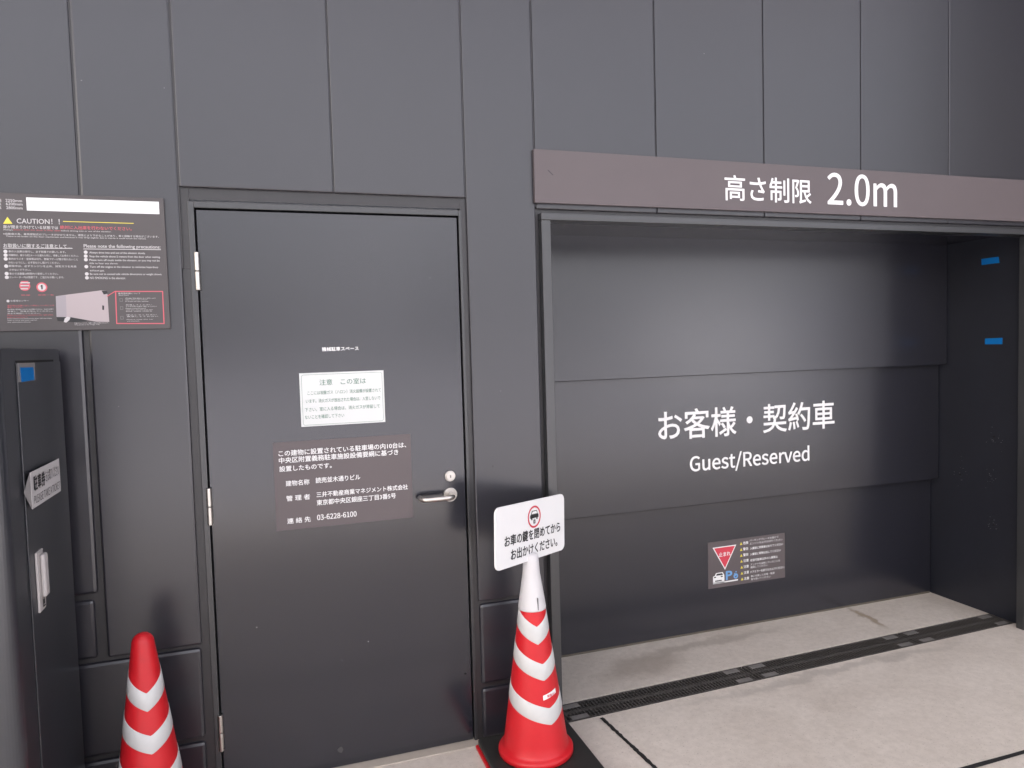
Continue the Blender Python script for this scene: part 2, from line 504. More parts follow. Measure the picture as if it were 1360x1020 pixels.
# ------------------------------------------------------------ wording and outlines, in metres on their surfaces
OUTLINES = {'2.0m':[[39,16,39,0,173,0,308,0,442,0,442,23,442,46,442,69,383,69,324,69,264,69,232,69,193,66,159,63,310,206,411,336,411,465,411,579,339,653,224,653,143,653,87,616,35,559,50,544,66,529,81,514,117,557,162,588,214,588,294,588,333,535,333,461,333,351,240,223,39,47,39,32],[575,-11,607,-11,639,-11,665,13,665,49,665,86,639,110,607,110,575,110,550,86,550,49,550,13],[850,-11,973,-11,1094,-11,1172,99,1172,323,1172,545,1094,653,973,653,850,653,773,545,773,323,773,99],[1045,53,973,53,900,53,850,135,850,323,850,510,900,590,973,590,1045,590,1095,510,1095,323,1095,135],[1296,158,1296,0,1322,0,1349,0,1376,0,1376,115,1376,230,1376,345,1419,394,1459,418,1495,418,1555,418,1584,380,1584,291,1584,194,1584,97,1584,0,1610,0,1637,0,1663,0,1663,115,1663,230,1663,345,1708,394,1746,418,1783,418,1843,418,1871,380,1871,291,1871,194,1871,97,1871,0,1898,0,1925,0,1951,0,1951,100,1951,201,1951,301,1951,422,1905,488,1808,488,1749,488,1700,450,1650,397,1631,453,1592,488,1519,488,1462,488,1413,452,1371,406,1370,406,1370,406,1369,406,1366,429,1364,452,1361,475,1339,475,1317,475,1296,475,1296,317]],'Guest/Reserved':[[172,-11,341,-11,426,-11,497,20,538,63,538,153,538,243,538,333,468,333,398,333,327,333,327,310,327,288,327,265,373,265,418,265,464,265,464,209,464,153,464,97,439,74,394,60,348,60,211,60,134,161,134,323,134,483,218,582,348,582,411,582,453,555,486,522,500,539,515,557,530,574,493,613,434,653,345,653,175,653,51,528,51,320,51,112],[722,-11,823,-11,888,-11,935,23,980,74,980,74,981,74,982,74,984,50,986,25,988,0,1010,0,1033,0,1055,0,1055,158,1055,317,1055,475,1028,475,1002,475,975,475,975,363,975,251,975,138,930,82,895,58,846,58,783,58,757,95,757,184,757,281,757,378,757,475,730,475,703,475,677,475,677,375,677,275,677,174,677,53],[1281,-11,1408,-11,1471,-11,1522,10,1563,37,1554,55,1545,72,1535,90,1499,67,1463,53,1416,53,1326,53,1264,117,1259,219,1366,219,1472,219,1579,219,1581,231,1583,247,1583,264,1583,400,1514,488,1393,488,1284,488,1180,392,1180,237,1180,81],[1343,276,1258,276,1268,370,1327,424,1394,424,1469,424,1513,372,1513,276,1428,276],[1757,-11,1824,-11,1936,-11,1997,53,1997,130,1997,220,1921,248,1852,274,1799,294,1750,312,1750,356,1750,394,1778,425,1838,425,1880,425,1914,407,1946,383,1959,400,1972,417,1984,433,1949,463,1896,488,1837,488,1733,488,1674,428,1674,353,1674,271,1745,240,1812,215,1864,196,1921,173,1921,125,1921,84,1890,51,1827,51,1770,51,1728,74,1686,108,1673,90,1660,72,1647,54,1692,17],[2158,-11,2258,-11,2288,-11,2320,-3,2347,6,2342,26,2336,46,2331,67,2315,60,2294,53,2277,53,2222,53,2203,87,2203,144,2203,233,2203,322,2203,411,2246,411,2290,411,2333,411,2333,432,2333,454,2333,475,2290,475,2246,475,2203,475,2203,520,2203,565,2203,609,2181,609,2159,609,2137,609,2134,565,2131,520,2128,475,2103,474,2078,472,2053,471,2053,451,2053,431,2053,411,2076,411,2100,411,2124,411,2124,323,2124,235,2124,147,2124,52],[2456,127,2369,-157,2388,-157,2408,-157,2427,-157,2515,127,2602,411,2689,695,2670,695,2651,695,2631,695,2544,411],[2907,337,2871,337,2871,417,2871,496,2871,576,2907,576,2943,576,2979,576,3079,576,3135,546,3135,462,3135,378,3079,337,2979,337,2943,337],[3091,91,3143,0,3173,0,3203,0,3234,0,3179,94,3125,187,3071,281,3157,302,3215,362,3215,462,3215,595,3121,642,2991,642,2924,642,2857,642,2791,642,2791,428,2791,214,2791,0,2817,0,2844,0,2871,0,2871,91,2871,181,2871,272,2910,272,2948,272,2987,272,3039,181],[3404,-11,3531,-11,3595,-11,3646,10,3687,37,3678,55,3668,72,3659,90,3623,67,3586,53,3540,53,3450,53,3388,117,3382,219,3489,219,3596,219,3703,219,3704,231,3706,247,3706,264,3706,400,3638,488,3516,488,3408,488,3304,392,3304,237,3304,81],[3466,276,3381,276,3391,370,3451,424,3518,424,3592,424,3636,372,3636,276,3551,276],[3880,-11,3948,-11,4060,-11,4120,53,4120,130,4120,220,4045,248,3976,274,3922,294,3873,312,3873,356,3873,394,3901,425,3962,425,4004,425,4037,407,4070,383,4082,400,4095,417,4108,433,4072,463,4020,488,3961,488,3857,488,3797,428,3797,353,3797,271,3869,240,3936,215,3988,196,4044,173,4044,125,4044,84,4013,51,3950,51,3894,51,3852,74,3810,108,3797,90,3784,72,3771,54,3816,17],[4299,-11,4426,-11,4490,-11,4540,10,4582,37,4572,55,4563,72,4554,90,4518,67,4481,53,4435,53,4344,53,4282,117,4277,219,4384,219,4491,219,4597,219,4599,231,4601,247,4601,264,4601,400,4533,488,4411,488,4302,488,4198,392,4198,237,4198,81],[4361,276,4276,276,4286,370,4345,424,4413,424,4487,424,4531,372,4531,276,4446,276],[4718,158,4718,0,4745,0,4772,0,4799,0,4799,102,4799,204,4799,305,4830,386,4878,416,4918,416,4938,416,4948,413,4964,408,4969,431,4974,454,4979,477,4964,485,4949,488,4928,488,4876,488,4827,449,4793,389,4793,389,4792,389,4792,389,4789,418,4786,446,4784,475,4762,475,4740,475,4718,475,4718,317],[5103,158,5160,0,5191,0,5223,0,5254,0,5310,158,5366,317,5422,475,5396,475,5369,475,5343,475,5313,385,5283,295,5253,205,5239,158,5223,110,5209,65,5208,65,5206,65,5205,65,5191,110,5176,158,5161,205,5131,295,5102,385,5072,475,5044,475,5016,475,4989,475,5046,317],[5579,-11,5706,-11,5770,-11,5821,10,5862,37,5853,55,5844,72,5834,90,5798,67,5762,53,5715,53,5625,53,5563,117,5558,219,5664,219,5771,219,5878,219,5880,231,5881,247,5881,264,5881,400,5813,488,5692,488,5583,488,5479,392,5479,237,5479,81],[5642,276,5557,276,5566,370,5626,424,5693,424,5768,424,5811,372,5811,276,5727,276],[6042,-11,6161,-11,6218,-11,6268,19,6305,56,6306,56,6307,56,6308,56,6310,37,6312,19,6315,0,6337,0,6359,0,6380,0,6380,232,6380,465,6380,697,6354,697,6327,697,6300,697,6300,636,6300,575,6300,514,6301,487,6303,460,6304,432,6262,467,6226,488,6170,488,6062,488,5965,391,5965,237,5965,79],[6222,56,6178,56,6095,56,6047,123,6047,238,6047,347,6108,420,6184,420,6224,420,6261,406,6300,370,6300,287,6300,204,6300,121,6261,77]],'PLEASE TAKE A TICKET':[[88,214,88,0,115,0,142,0,169,0,169,85,169,170,169,256,204,256,240,256,275,256,416,256,511,318,511,453,511,593,415,642,271,642,210,642,149,642,88,642,88,428],[201,321,169,321,169,406,169,491,169,576,200,576,230,576,261,576,374,576,431,547,431,453,431,362,377,321,264,321,233,321],[643,214,643,0,763,0,884,0,1004,0,1004,23,1004,46,1004,69,910,69,817,69,723,69,723,260,723,451,723,642,696,642,669,642,643,642,643,428],[1118,214,1118,0,1244,0,1371,0,1497,0,1497,23,1497,46,1497,69,1397,69,1298,69,1198,69,1198,147,1198,225,1198,303,1279,303,1361,303,1442,303,1442,326,1442,349,1442,372,1361,372,1279,372,1198,372,1198,439,1198,506,1198,573,1295,573,1391,573,1487,573,1487,596,1487,619,1487,642,1364,642,1241,642,1118,642,1118,428],[1621,214,1548,0,1576,0,1603,0,1630,0,1651,65,1671,131,1692,196,1770,196,1848,196,1927,196,1947,131,1967,65,1988,0,2017,0,2045,0,2074,0,2001,214,1928,428,1856,642,1826,642,1796,642,1766,642,1693,428],[1777,260,1712,260,1723,293,1733,326,1744,359,1766,432,1787,501,1808,576,1809,576,1810,576,1811,576,1832,502,1852,432,1876,359,1886,326,1896,293,1907,260,1842,260],[2252,-11,2343,-11,2477,-11,2561,69,2561,171,2561,266,2504,310,2429,342,2399,355,2368,369,2338,382,2288,403,2231,426,2231,489,2231,546,2279,582,2351,582,2411,582,2458,559,2497,523,2511,540,2525,557,2539,574,2495,621,2427,653,2351,653,2235,653,2149,582,2149,483,2149,390,2220,344,2279,319,2310,305,2341,292,2371,278,2433,251,2479,230,2479,164,2479,102,2429,60,2344,60,2278,60,2213,91,2167,139,2151,121,2135,102,2119,83,2174,25],[2687,214,2687,0,2814,0,2940,0,3066,0,3066,23,3066,46,3066,69,2967,69,2867,69,2768,69,2768,147,2768,225,2768,303,2849,303,2930,303,3011,303,3011,326,3011,349,3011,372,2930,372,2849,372,2768,372,2768,439,2768,506,2768,573,2864,573,2960,573,3057,573,3057,596,3057,619,3057,642,2934,642,2810,642,2687,642,2687,428],[3532,191,3532,0,3559,0,3586,0,3613,0,3613,191,3613,382,3613,573,3678,573,3743,573,3808,573,3808,596,3808,619,3808,642,3651,642,3494,642,3338,642,3338,619,3338,596,3338,573,3402,573,3467,573,3532,573,3532,382],[3911,214,3838,0,3866,0,3893,0,3920,0,3941,65,3961,131,3982,196,4060,196,4138,196,4217,196,4237,131,4257,65,4278,0,4306,0,4335,0,4364,0,4291,214,4218,428,4146,642,4116,642,4086,642,4055,642,3983,428],[4067,260,4002,260,4013,293,4023,326,4034,359,4056,432,4077,501,4098,576,4099,576,4100,576,4101,576,4122,502,4142,432,4166,359,4176,326,4186,293,4196,260,4132,260],[4456,214,4456,0,4482,0,4509,0,4536,0,4536,68,4536,135,4536,203,4573,247,4610,291,4646,334,4711,223,4775,111,4839,0,4869,0,4899,0,4929,0,4852,133,4774,266,4697,398,4764,479,4831,561,4898,642,4868,642,4837,642,4807,642,4717,534,4627,427,4538,320,4537,320,4537,320,4536,320,4536,427,4536,534,4536,642,4509,642,4482,642,4456,642,4456,428],[5021,214,5021,0,5147,0,5274,0,5400,0,5400,23,5400,46,5400,69,5301,69,5201,69,5102,69,5102,147,5102,225,5102,303,5183,303,5264,303,5345,303,5345,326,5345,349,5345,372,5264,372,5183,372,5102,372,5102,439,5102,506,5102,573,5198,573,5294,573,5390,573,5390,596,5390,619,5390,642,5267,642,5144,642,5021,642,5021,428],[5720,214,5648,0,5675,0,5702,0,5729,0,5750,65,5771,131,5791,196,5870,196,5948,196,6026,196,6046,131,6067,65,6087,0,6116,0,6144,0,6173,0,6100,214,6028,428,5955,642,5925,642,5895,642,5865,642,5792,428],[5876,260,5811,260,5822,293,5832,326,5843,359,5866,432,5887,501,5907,576,5908,576,5909,576,5910,576,5931,502,5952,432,5975,359,5985,326,5996,293,6006,260,5941,260],[6594,191,6594,0,6621,0,6648,0,6675,0,6675,191,6675,382,6675,573,6740,573,6805,573,6870,573,6870,596,6870,619,6870,642,6713,642,6556,642,6400,642,6400,619,6400,596,6400,573,6464,573,6529,573,6594,573,6594,382],[6985,214,6985,0,7012,0,7039,0,7066,0,7066,214,7066,428,7066,642,7039,642,7012,642,6985,642,6985,428],[7323,-11,7483,-11,7567,-11,7630,22,7680,81,7665,98,7651,115,7636,132,7595,87,7548,60,7487,60,7364,60,7287,161,7287,323,7287,483,7369,582,7489,582,7545,582,7587,558,7621,522,7635,539,7650,557,7665,574,7628,615,7567,653,7489,653,7326,653,7204,528,7204,320,7204,112],[7800,214,7800,0,7827,0,7854,0,7881,0,7881,68,7881,135,7881,203,7918,247,7954,291,7991,334,8055,223,8119,111,8184,0,8214,0,8244,0,8274,0,8196,133,8119,266,8042,398,8109,479,8176,561,8243,642,8213,642,8182,642,8151,642,8062,534,7972,427,7883,320,7882,320,7881,320,7881,320,7881,427,7881,534,7881,642,7854,642,7827,642,7800,642,7800,428],[8366,214,8366,0,8492,0,8618,0,8745,0,8745,23,8745,46,8745,69,8645,69,8546,69,8446,69,8446,147,8446,225,8446,303,8527,303,8608,303,8690,303,8690,326,8690,349,8690,372,8608,372,8527,372,8446,372,8446,439,8446,506,8446,573,8543,573,8639,573,8735,573,8735,596,8735,619,8735,642,8612,642,8489,642,8366,642,8366,428],[9014,191,9014,0,9041,0,9069,0,9096,0,9096,191,9096,382,9096,573,9161,573,9225,573,9290,573,9290,596,9290,619,9290,642,9133,642,8977,642,8820,642,8820,619,8820,596,8820,573,8885,573,8950,573,9014,573,9014,382]],'03-6228-6100':[[121,-11,243,-11,365,-11,443,99,443,323,443,545,365,653,243,653,121,653,44,545,44,323,44,99],[316,53,243,53,171,53,121,135,121,323,121,510,171,590,243,590,316,590,366,510,366,323,366,135],[616,-11,716,-11,831,-11,923,57,923,172,923,260,862,316,787,334,787,336,787,337,787,339,855,362,901,415,901,493,901,594,822,653,713,653,640,653,583,621,535,577,549,560,563,543,578,526,614,563,659,588,711,588,778,588,819,548,819,487,819,418,775,364,642,364,642,344,642,323,642,303,790,303,841,252,841,174,841,101,788,55,711,55,638,55,590,90,552,129,539,111,525,94,511,77,553,31],[1012,235,1012,214,1087,214,1161,214,1236,214,1236,235,1236,255,1236,276,1161,276,1087,276,1012,276,1012,255],[1416,-11,1539,-11,1639,-11,1724,73,1724,197,1724,332,1654,398,1545,398,1495,398,1439,369,1400,321,1403,520,1476,587,1565,587,1604,587,1642,568,1667,538,1682,555,1697,571,1712,587,1676,626,1628,653,1562,653,1437,653,1324,558,1324,306,1324,95],[1410,124,1401,257,1443,317,1492,339,1532,339,1610,339,1647,284,1647,197,1647,109,1600,52,1539,52,1458,52],[1800,16,1800,0,1934,0,2069,0,2203,0,2203,23,2203,46,2203,69,2144,69,2085,69,2026,69,1993,69,1954,66,1921,63,2071,206,2173,336,2173,465,2173,579,2100,653,1985,653,1904,653,1848,616,1796,559,1812,544,1827,529,1843,514,1879,557,1923,588,1976,588,2055,588,2094,535,2094,461,2094,351,2001,223,1800,47,1800,32],[2286,16,2286,0,2420,0,2555,0,2689,0,2689,23,2689,46,2689,69,2630,69,2571,69,2511,69,2479,69,2440,66,2406,63,2557,206,2658,336,2658,465,2658,579,2586,653,2471,653,2390,653,2334,616,2282,559,2298,544,2313,529,2328,514,2364,557,2409,588,2461,588,2541,588,2580,535,2580,461,2580,351,2487,223,2286,47,2286,32],[2859,-11,2978,-11,3098,-11,3178,61,3178,154,3178,242,3127,291,3071,323,3071,324,3071,326,3071,327,3108,357,3156,415,3156,482,3156,581,3089,651,2980,651,2880,651,2804,586,2804,488,2804,421,2844,373,2890,341,2890,339,2890,338,2890,337,2832,305,2773,245,2773,159,2773,60],[3065,387,3022,348,2946,378,2876,412,2876,488,2876,551,2919,592,2979,592,3047,592,3087,542,3087,478,3087,431],[3053,48,2979,48,2902,48,2844,98,2844,166,2844,228,2881,278,2932,312,3023,275,3102,243,3102,157,3102,93],[3259,235,3259,214,3334,214,3408,214,3483,214,3483,235,3483,255,3483,276,3408,276,3334,276,3259,276,3259,255],[3663,-11,3786,-11,3886,-11,3971,73,3971,197,3971,332,3901,398,3792,398,3742,398,3686,369,3647,321,3650,520,3723,587,3812,587,3851,587,3889,568,3914,538,3929,555,3944,571,3959,587,3923,626,3875,653,3809,653,3684,653,3571,558,3571,306,3571,95],[3657,124,3648,257,3690,317,3739,339,3779,339,3857,339,3894,284,3894,197,3894,109,3847,52,3786,52,3705,52],[4085,22,4085,0,4203,0,4320,0,4437,0,4437,22,4437,44,4437,67,4394,67,4351,67,4308,67,4308,258,4308,450,4308,642,4288,642,4268,642,4247,642,4212,621,4171,607,4114,596,4114,579,4114,562,4114,545,4152,545,4191,545,4229,545,4229,386,4229,226,4229,67,4181,67,4133,67,4085,67,4085,44],[4615,-11,4737,-11,4859,-11,4937,99,4937,323,4937,545,4859,653,4737,653,4615,653,4538,545,4538,323,4538,99],[4810,53,4737,53,4665,53,4615,135,4615,323,4615,510,4665,590,4737,590,4810,590,4860,510,4860,323,4860,135],[5101,-11,5223,-11,5345,-11,5423,99,5423,323,5423,545,5345,653,5223,653,5101,653,5024,545,5024,323,5024,99],[5296,53,5223,53,5151,53,5101,135,5101,323,5101,510,5151,590,5223,590,5296,590,5346,510,5346,323,5346,135]]}
BOARD_TEXT = [
    ('車幅', -0.7674, -0.7485, 1.9426, 0.0082, 'w'),
    ('車長', -0.768, -0.7491, 1.9321, 0.0082, 'w'),
    ('車高', -0.7686, -0.7497, 1.9211, 0.0082, 'w'),
    ('2250mm', -0.7378, -0.6952, 1.9432, 0.0083, 'w'),
    ('6200mm', -0.7372, -0.6945, 1.9331, 0.0083, 'w'),
    ('2800mm', -0.737, -0.6951, 1.9216, 0.0083, 'w'),
    ('CAUTION！！', -0.7121, -0.5995, 1.8837, 0.0158, 'w'),
    ('扉が閉まりかけている状態では', -0.7481, -0.6046, 1.865, 0.0102, 'w'),
    ('絶対に入出庫を行わないでください。', -0.5992, -0.403, 1.8671, 0.0114, 'r'),
    ('Always', -0.7486, -0.724, 1.8557, 0.0055, 'w'),
    ('ensure that the door is fully open', -0.7228, -0.5981, 1.8564, 0.0051, 'r'),
    ('before driving into or out of the elevator.', -0.5969, -0.4607, 1.8562, 0.0052, 'w'),
    ('※自動扉の為、車両感知式のブレーキがかかりません。慣性により下がることがあり、車と接触する場合がございます。', -0.7493, -0.3269, 1.844, 0.0066, 'w'),
    ('There is no brake on the door mechanism and because it may drop slightly due to inertia it could touch the vehicle.', -0.7425, -0.3628, 1.8364, 0.0052, 'w'),
    ('お取扱いに関するご注意として…', -0.7504, -0.5723, 1.8093, 0.0121, 'w'),
    ('Please note the following precautions:', -0.5388, -0.3241, 1.8101, 0.0135, 'w'),
    ('車の入出庫は徐行し、必ず前進でお願いします。', -0.7383, -0.5879, 1.7918, 0.0065, 'w'),
    ('待機時は、扉から約2メートル離れた所に、停車してお待ちください。', -0.7389, -0.5551, 1.7808, 0.0066, 'w'),
    ('車内のラジオ・音楽等は切り、警報ブザーが聞き取れないこと', -0.7395, -0.5565, 1.7698, 0.0066, 'w'),
    ('のないようにし、必ず窓を少し開けてください。', -0.7401, -0.6062, 1.7588, 0.0065, 'w'),
    ('昇降中は、必ずエンジンを止め、排気ガスを充満', -0.7407, -0.5622, 1.7482, 0.0066, 'w'),
    ('させないで下さい。', -0.7393, -0.6839, 1.7368, 0.006, 'w'),
    ('車の寸法重量は制限内で使用してください。', -0.7399, -0.6121, 1.7254, 0.0065, 'w'),
    ('エレベーター内は禁煙です、ご協力をお願いします。', -0.7406, -0.5969, 1.7147, 0.0066, 'w'),
    ('Always drive into and out of the elevator slowly.', -0.5242, -0.3681, 1.7907, 0.0077, 'w'),
    ('Stop the vehicle about 2 meters from the door when waiting.', -0.5248, -0.3255, 1.7791, 0.0077, 'w'),
    ('Please turn off music inside the elevator, or you may not be', -0.5254, -0.3283, 1.7678, 0.0077, 'w'),
    ('able to hear any alarms.', -0.5259, -0.4468, 1.7578, 0.0067, 'w'),
    ('Turn off the engine in the elevator to minimize hazardous', -0.5252, -0.3339, 1.747, 0.0077, 'w'),
    ('exhaust gas.', -0.5258, -0.4854, 1.7356, 0.0072, 'w'),
    ('Be sure not to exceed safe vehicle dimensions or weight shown.', -0.5264, -0.3238, 1.7247, 0.0077, 'w'),
    ('NO SMOKING in the elevator.', -0.527, -0.4273, 1.7132, 0.0072, 'w'),
    ('禁煙', -0.7135, -0.6893, 1.6609, 0.0037, 'r'),
    ('定員一名', -0.6689, -0.628, 1.6614, 0.0038, 'r'),
    ('お客様センサー', -0.7413, -0.6942, 1.644, 0.0056, 'w'),
    ('車が停止位置に正しく停止していることを', -0.75, -0.6276, 1.6295, 0.0042, 'r'),
    ('確認してください', -0.7503, -0.7095, 1.6245, 0.0042, 'r'),
    ('車が前後の感知器にかかると扉が閉まりません、又はその場で', -0.7507, -0.6303, 1.618, 0.0042, 'w'),
    ('停車し、係員を呼んでください。', -0.751, -0.6327, 1.6122, 0.0042, 'w'),
    ('安全を確認してください。', -0.7513, -0.6658, 1.6061, 0.0042, 'w'),
    ('Make sure the car is parked in the right place,', -0.7517, -0.6312, 1.6005, 0.0037, 'r'),
    ('before leaving it.', -0.752, -0.699, 1.5946, 0.0037, 'r'),
    ('If the sensors are blocked the door will not close,', -0.7522, -0.6359, 1.5902, 0.0037, 'w'),
    ('stop at once and then call for', -0.7525, -0.6751, 1.5849, 0.0037, 'w'),
    ('the attendant please.', -0.7528, -0.6917, 1.5794, 0.0037, 'w'),
    ('写真はイメージです。実際とは異なる場合があります。', -0.5764, -0.4829, 1.5739, 0.0038, 'w'),
    ('The photo is an image only.', -0.5767, -0.5068, 1.5688, 0.0034, 'w'),
    ('車両感知器について', -0.4514, -0.3889, 1.6653, 0.0049, 'w'),
    ('About sensors', -0.4504, -0.4221, 1.6601, 0.0034, 'w'),
    ('感知器が車を検知すると点灯します', -0.4322, -0.3453, 1.6496, 0.0034, 'w'),
    ('Lights when a car is found', -0.4325, -0.37, 1.6448, 0.0029, 'w'),
    ('in front of the sensor', -0.4327, -0.3658, 1.6402, 0.0029, 'w'),
    ('前進してください', -0.4315, -0.3575, 1.6291, 0.0034, 'w'),
    ('そのまま停止位置まで進んでください', -0.4318, -0.3443, 1.624, 0.0034, 'w'),
    ('Please move forward', -0.4321, -0.3758, 1.6182, 0.0029, 'w'),
    ('until you see the stop sign', -0.4323, -0.356, 1.6133, 0.0029, 'w'),
    ('and wait there', -0.4325, -0.3584, 1.6094, 0.0029, 'w'),
    ('停止してください', -0.4318, -0.3456, 1.5975, 0.0034, 'w'),
    ('後退してください', -0.4307, -0.3414, 1.5924, 0.0034, 'w'),
    ('Please stop the car', -0.4312, -0.3553, 1.5829, 0.0029, 'w'),
    ('and step back', -0.4306, -0.3955, 1.5778, 0.0029, 'w'),
]
BOARD_SHAPES = [
    ('white_bar', [(-0.6837, 1.9541), (-0.3215, 1.9539), (-0.3221, 1.915), (-0.6843, 1.9153)]),
    ('y', [(-0.7476, 1.8738), (-0.7237, 1.8744), (-0.7354, 1.8943)]),
    ('y', [(-0.5903, 1.886), (-0.3968, 1.8852), (-0.3969, 1.8832), (-0.5904, 1.8841)]),
    ('w', [(-0.7516, 1.802), (-0.5693, 1.8041), (-0.5694, 1.8022), (-0.7517, 1.8002)]),
    ('w', [(-0.54, 1.8031), (-0.323, 1.8042), (-0.3231, 1.8022), (-0.5401, 1.8012)]),
    ('photo', [(-0.622, 1.6573), (-0.5885, 1.6623), (-0.497, 1.675), (-0.4813, 1.673), (-0.4806, 1.5765), (-0.517, 1.578), (-0.588, 1.5934), (-0.6233, 1.5939)]),
    ('photo2', [(-0.622, 1.6573), (-0.5948, 1.6609), (-0.5963, 1.5945), (-0.6233, 1.5939)]),
    ('dark', [(-0.6233, 1.5939), (-0.588, 1.5934), (-0.5422, 1.5832), (-0.5424, 1.5794), (-0.5805, 1.5771), (-0.621, 1.5816)]),
    ('w', [(-0.6046, 1.5785), (-0.6016, 1.5889), (-0.5954, 1.5945), (-0.5859, 1.5924), (-0.5893, 1.5839), (-0.598, 1.5764)]),
    ('dark', [(-0.4973, 1.6283), (-0.4922, 1.6273), (-0.4929, 1.6138), (-0.498, 1.6148)]),
    ('dark', [(-0.4971, 1.674), (-0.4813, 1.673), (-0.4808, 1.6643), (-0.4913, 1.662)]),
]
BOARD_PTS = [
    ('bul', [(-0.7462, 1.7915), (-0.7464, 1.7804), (-0.7467, 1.7693), (-0.7467, 1.7477), (-0.7467, 1.7255), (-0.7469, 1.7144), (-0.5343, 1.7923), (-0.5349, 1.7804), (-0.535, 1.7694), (-0.5349, 1.748), (-0.5348, 1.7256), (-0.535, 1.7137)]),
    ('bul2', [(-0.7477, 1.6435)]),
    ('icon', [(-0.7019, 1.6884), (-0.6575, 1.6847)]),
    ('frame', [(-0.4597, 1.673), (-0.3231, 1.6726), (-0.3237, 1.5675), (-0.4615, 1.5699)]),
    ('conn', [(-0.483, 1.6562), (-0.4597, 1.673)]),
    ('sm', [(-0.4438, 1.6448), (-0.4438, 1.6196), (-0.4444, 1.589)]),
]
STICKER_TEXT = [
    ('止まれ', 2.1149, 2.1853, 0.3732, 0.0227, 'w'),
    ('危険', 2.2615, 2.2938, 0.4165, 0.0157, 'w'),
    ('警告', 2.2611, 2.2934, 0.3854, 0.0157, 'w'),
    ('警告', 2.2613, 2.2936, 0.3545, 0.0157, 'w'),
    ('注意', 2.2621, 2.2945, 0.3241, 0.0157, 'w'),
    ('注意', 2.2629, 2.2947, 0.2926, 0.0157, 'w'),
    ('注意', 2.2637, 2.2955, 0.2615, 0.0157, 'w'),
    ('注意', 2.2645, 2.2963, 0.2299, 0.0157, 'w'),
    ('パーキングブレーキを掛けて', 2.3013, 2.4816, 0.4254, 0.0116, 'w'),
    ('エンジンを必ずお切りください', 2.3024, 2.5067, 0.4089, 0.0116, 'w'),
    ('入庫前に同乗者はおりてください', 2.3038, 2.5096, 0.3836, 0.0137, 'w'),
    ('入庫前に荷物は出してください', 2.3034, 2.4954, 0.3527, 0.0137, 'w'),
    ('収容可能車以外の入庫禁止', 2.3049, 2.476, 0.3207, 0.0137, 'w'),
    ('アンテナを収納していることを', 2.3058, 2.4897, 0.2979, 0.0116, 'w'),
    ('確認してください', 2.3056, 2.4109, 0.2837, 0.0116, 'w'),
    ('ドアミラーを折りたたんでください', 2.3053, 2.5166, 0.2591, 0.0138, 'w'),
    ('車に付属した充電・電源', 2.3069, 2.4543, 0.2362, 0.0116, 'w'),
    ('取り除いてください', 2.3079, 2.429, 0.2205, 0.0116, 'w'),
]
STICKER_SHAPES = [
    ('plate', [(2.0499, 0.4421), (2.521, 0.4414), (2.5249, 0.2003), (2.0532, 0.2052)]),
    ('tri', [(2.0789, 0.4131), (2.2209, 0.4136), (2.1512, 0.2906)]),
    ('car', [(2.0794, 0.2636), (2.0895, 0.2664), (2.0974, 0.2794), (2.1373, 0.2805), (2.1466, 0.2648), (2.1475, 0.2418), (2.146, 0.2254), (2.0789, 0.2275)]),
    ('car_dk', [(2.0972, 0.2665), (2.1015, 0.2752), (2.1331, 0.2758), (2.1389, 0.2658)]),
    ('bar', [(2.0789, 0.2301), (2.2287, 0.2322), (2.2285, 0.2249), (2.0788, 0.2239)]),
    ('pbox', [(2.1559, 0.2823), (2.1949, 0.2825), (2.1942, 0.2357), (2.1552, 0.2356)]),
    ('pp', [(2.1989, 0.2663), (2.2291, 0.2666), (2.2287, 0.2338), (2.1984, 0.2341)]),
    ('tris', [(2.2506, 0.4149), (2.2507, 0.3836), (2.2509, 0.3528), (2.2517, 0.3224), (2.2525, 0.2909), (2.2533, 0.2594), (2.2541, 0.2289)]),
]
DOOR_TEXT = [
    ('機械駐車スペース', 0.1618, 0.2869, 1.4732, 0.0144, 'w'),
]
BROWN_TEXT = [
    ('この建物に設置されている駐車場の内10台は、', 0.0039, 0.4417, 1.1218, 0.0203, 'w'),
    ('中央区附置義務駐車施設設備要綱に基づき', 0.0041, 0.4125, 1.0977, 0.0203, 'w'),
    ('設置したものです。', 0.0043, 0.1786, 1.0685, 0.0194, 'w'),
    ('建物名称', 0.0229, 0.1014, 1.017, 0.0193, 'w'),
    ('読売並木通りビル', 0.1223, 0.2748, 1.0193, 0.0197, 'w'),
    ('管 理 者', 0.0227, 0.1014, 0.9652, 0.0194, 'w'),
    ('三井不動産商業マネジメント株式会社', 0.1229, 0.4423, 0.9691, 0.0192, 'w'),
    ('東京都中央区銀座三丁目3番5号', 0.1225, 0.3978, 0.9412, 0.0199, 'w'),
    ('連 絡 先', 0.0221, 0.1002, 0.8867, 0.0194, 'w'),
    ('03-6228-6100', 0.1218, 0.2569, 0.8892, 0.019, 'w'),
]
NOTICE_TEXT = [
    ('注意\u3000この室は', 0.1487, 0.3074, 1.3589, 0.0202, 'g'),
    ('ここには炭酸ガス（ハロン）消火設備が設置されて', 0.1074, 0.3589, 1.3236, 0.0137, 'g'),
    ('います。消火ガスが放出された場合は、入室しないで', 0.1014, 0.3557, 1.296, 0.0137, 'g'),
    ('下さい。室に入る場合は、消火ガスが滞留して', 0.0968, 0.3523, 1.2668, 0.0137, 'g'),
    ('ないことを確認して下さい', 0.0957, 0.2278, 1.241, 0.0137, 'g'),
]
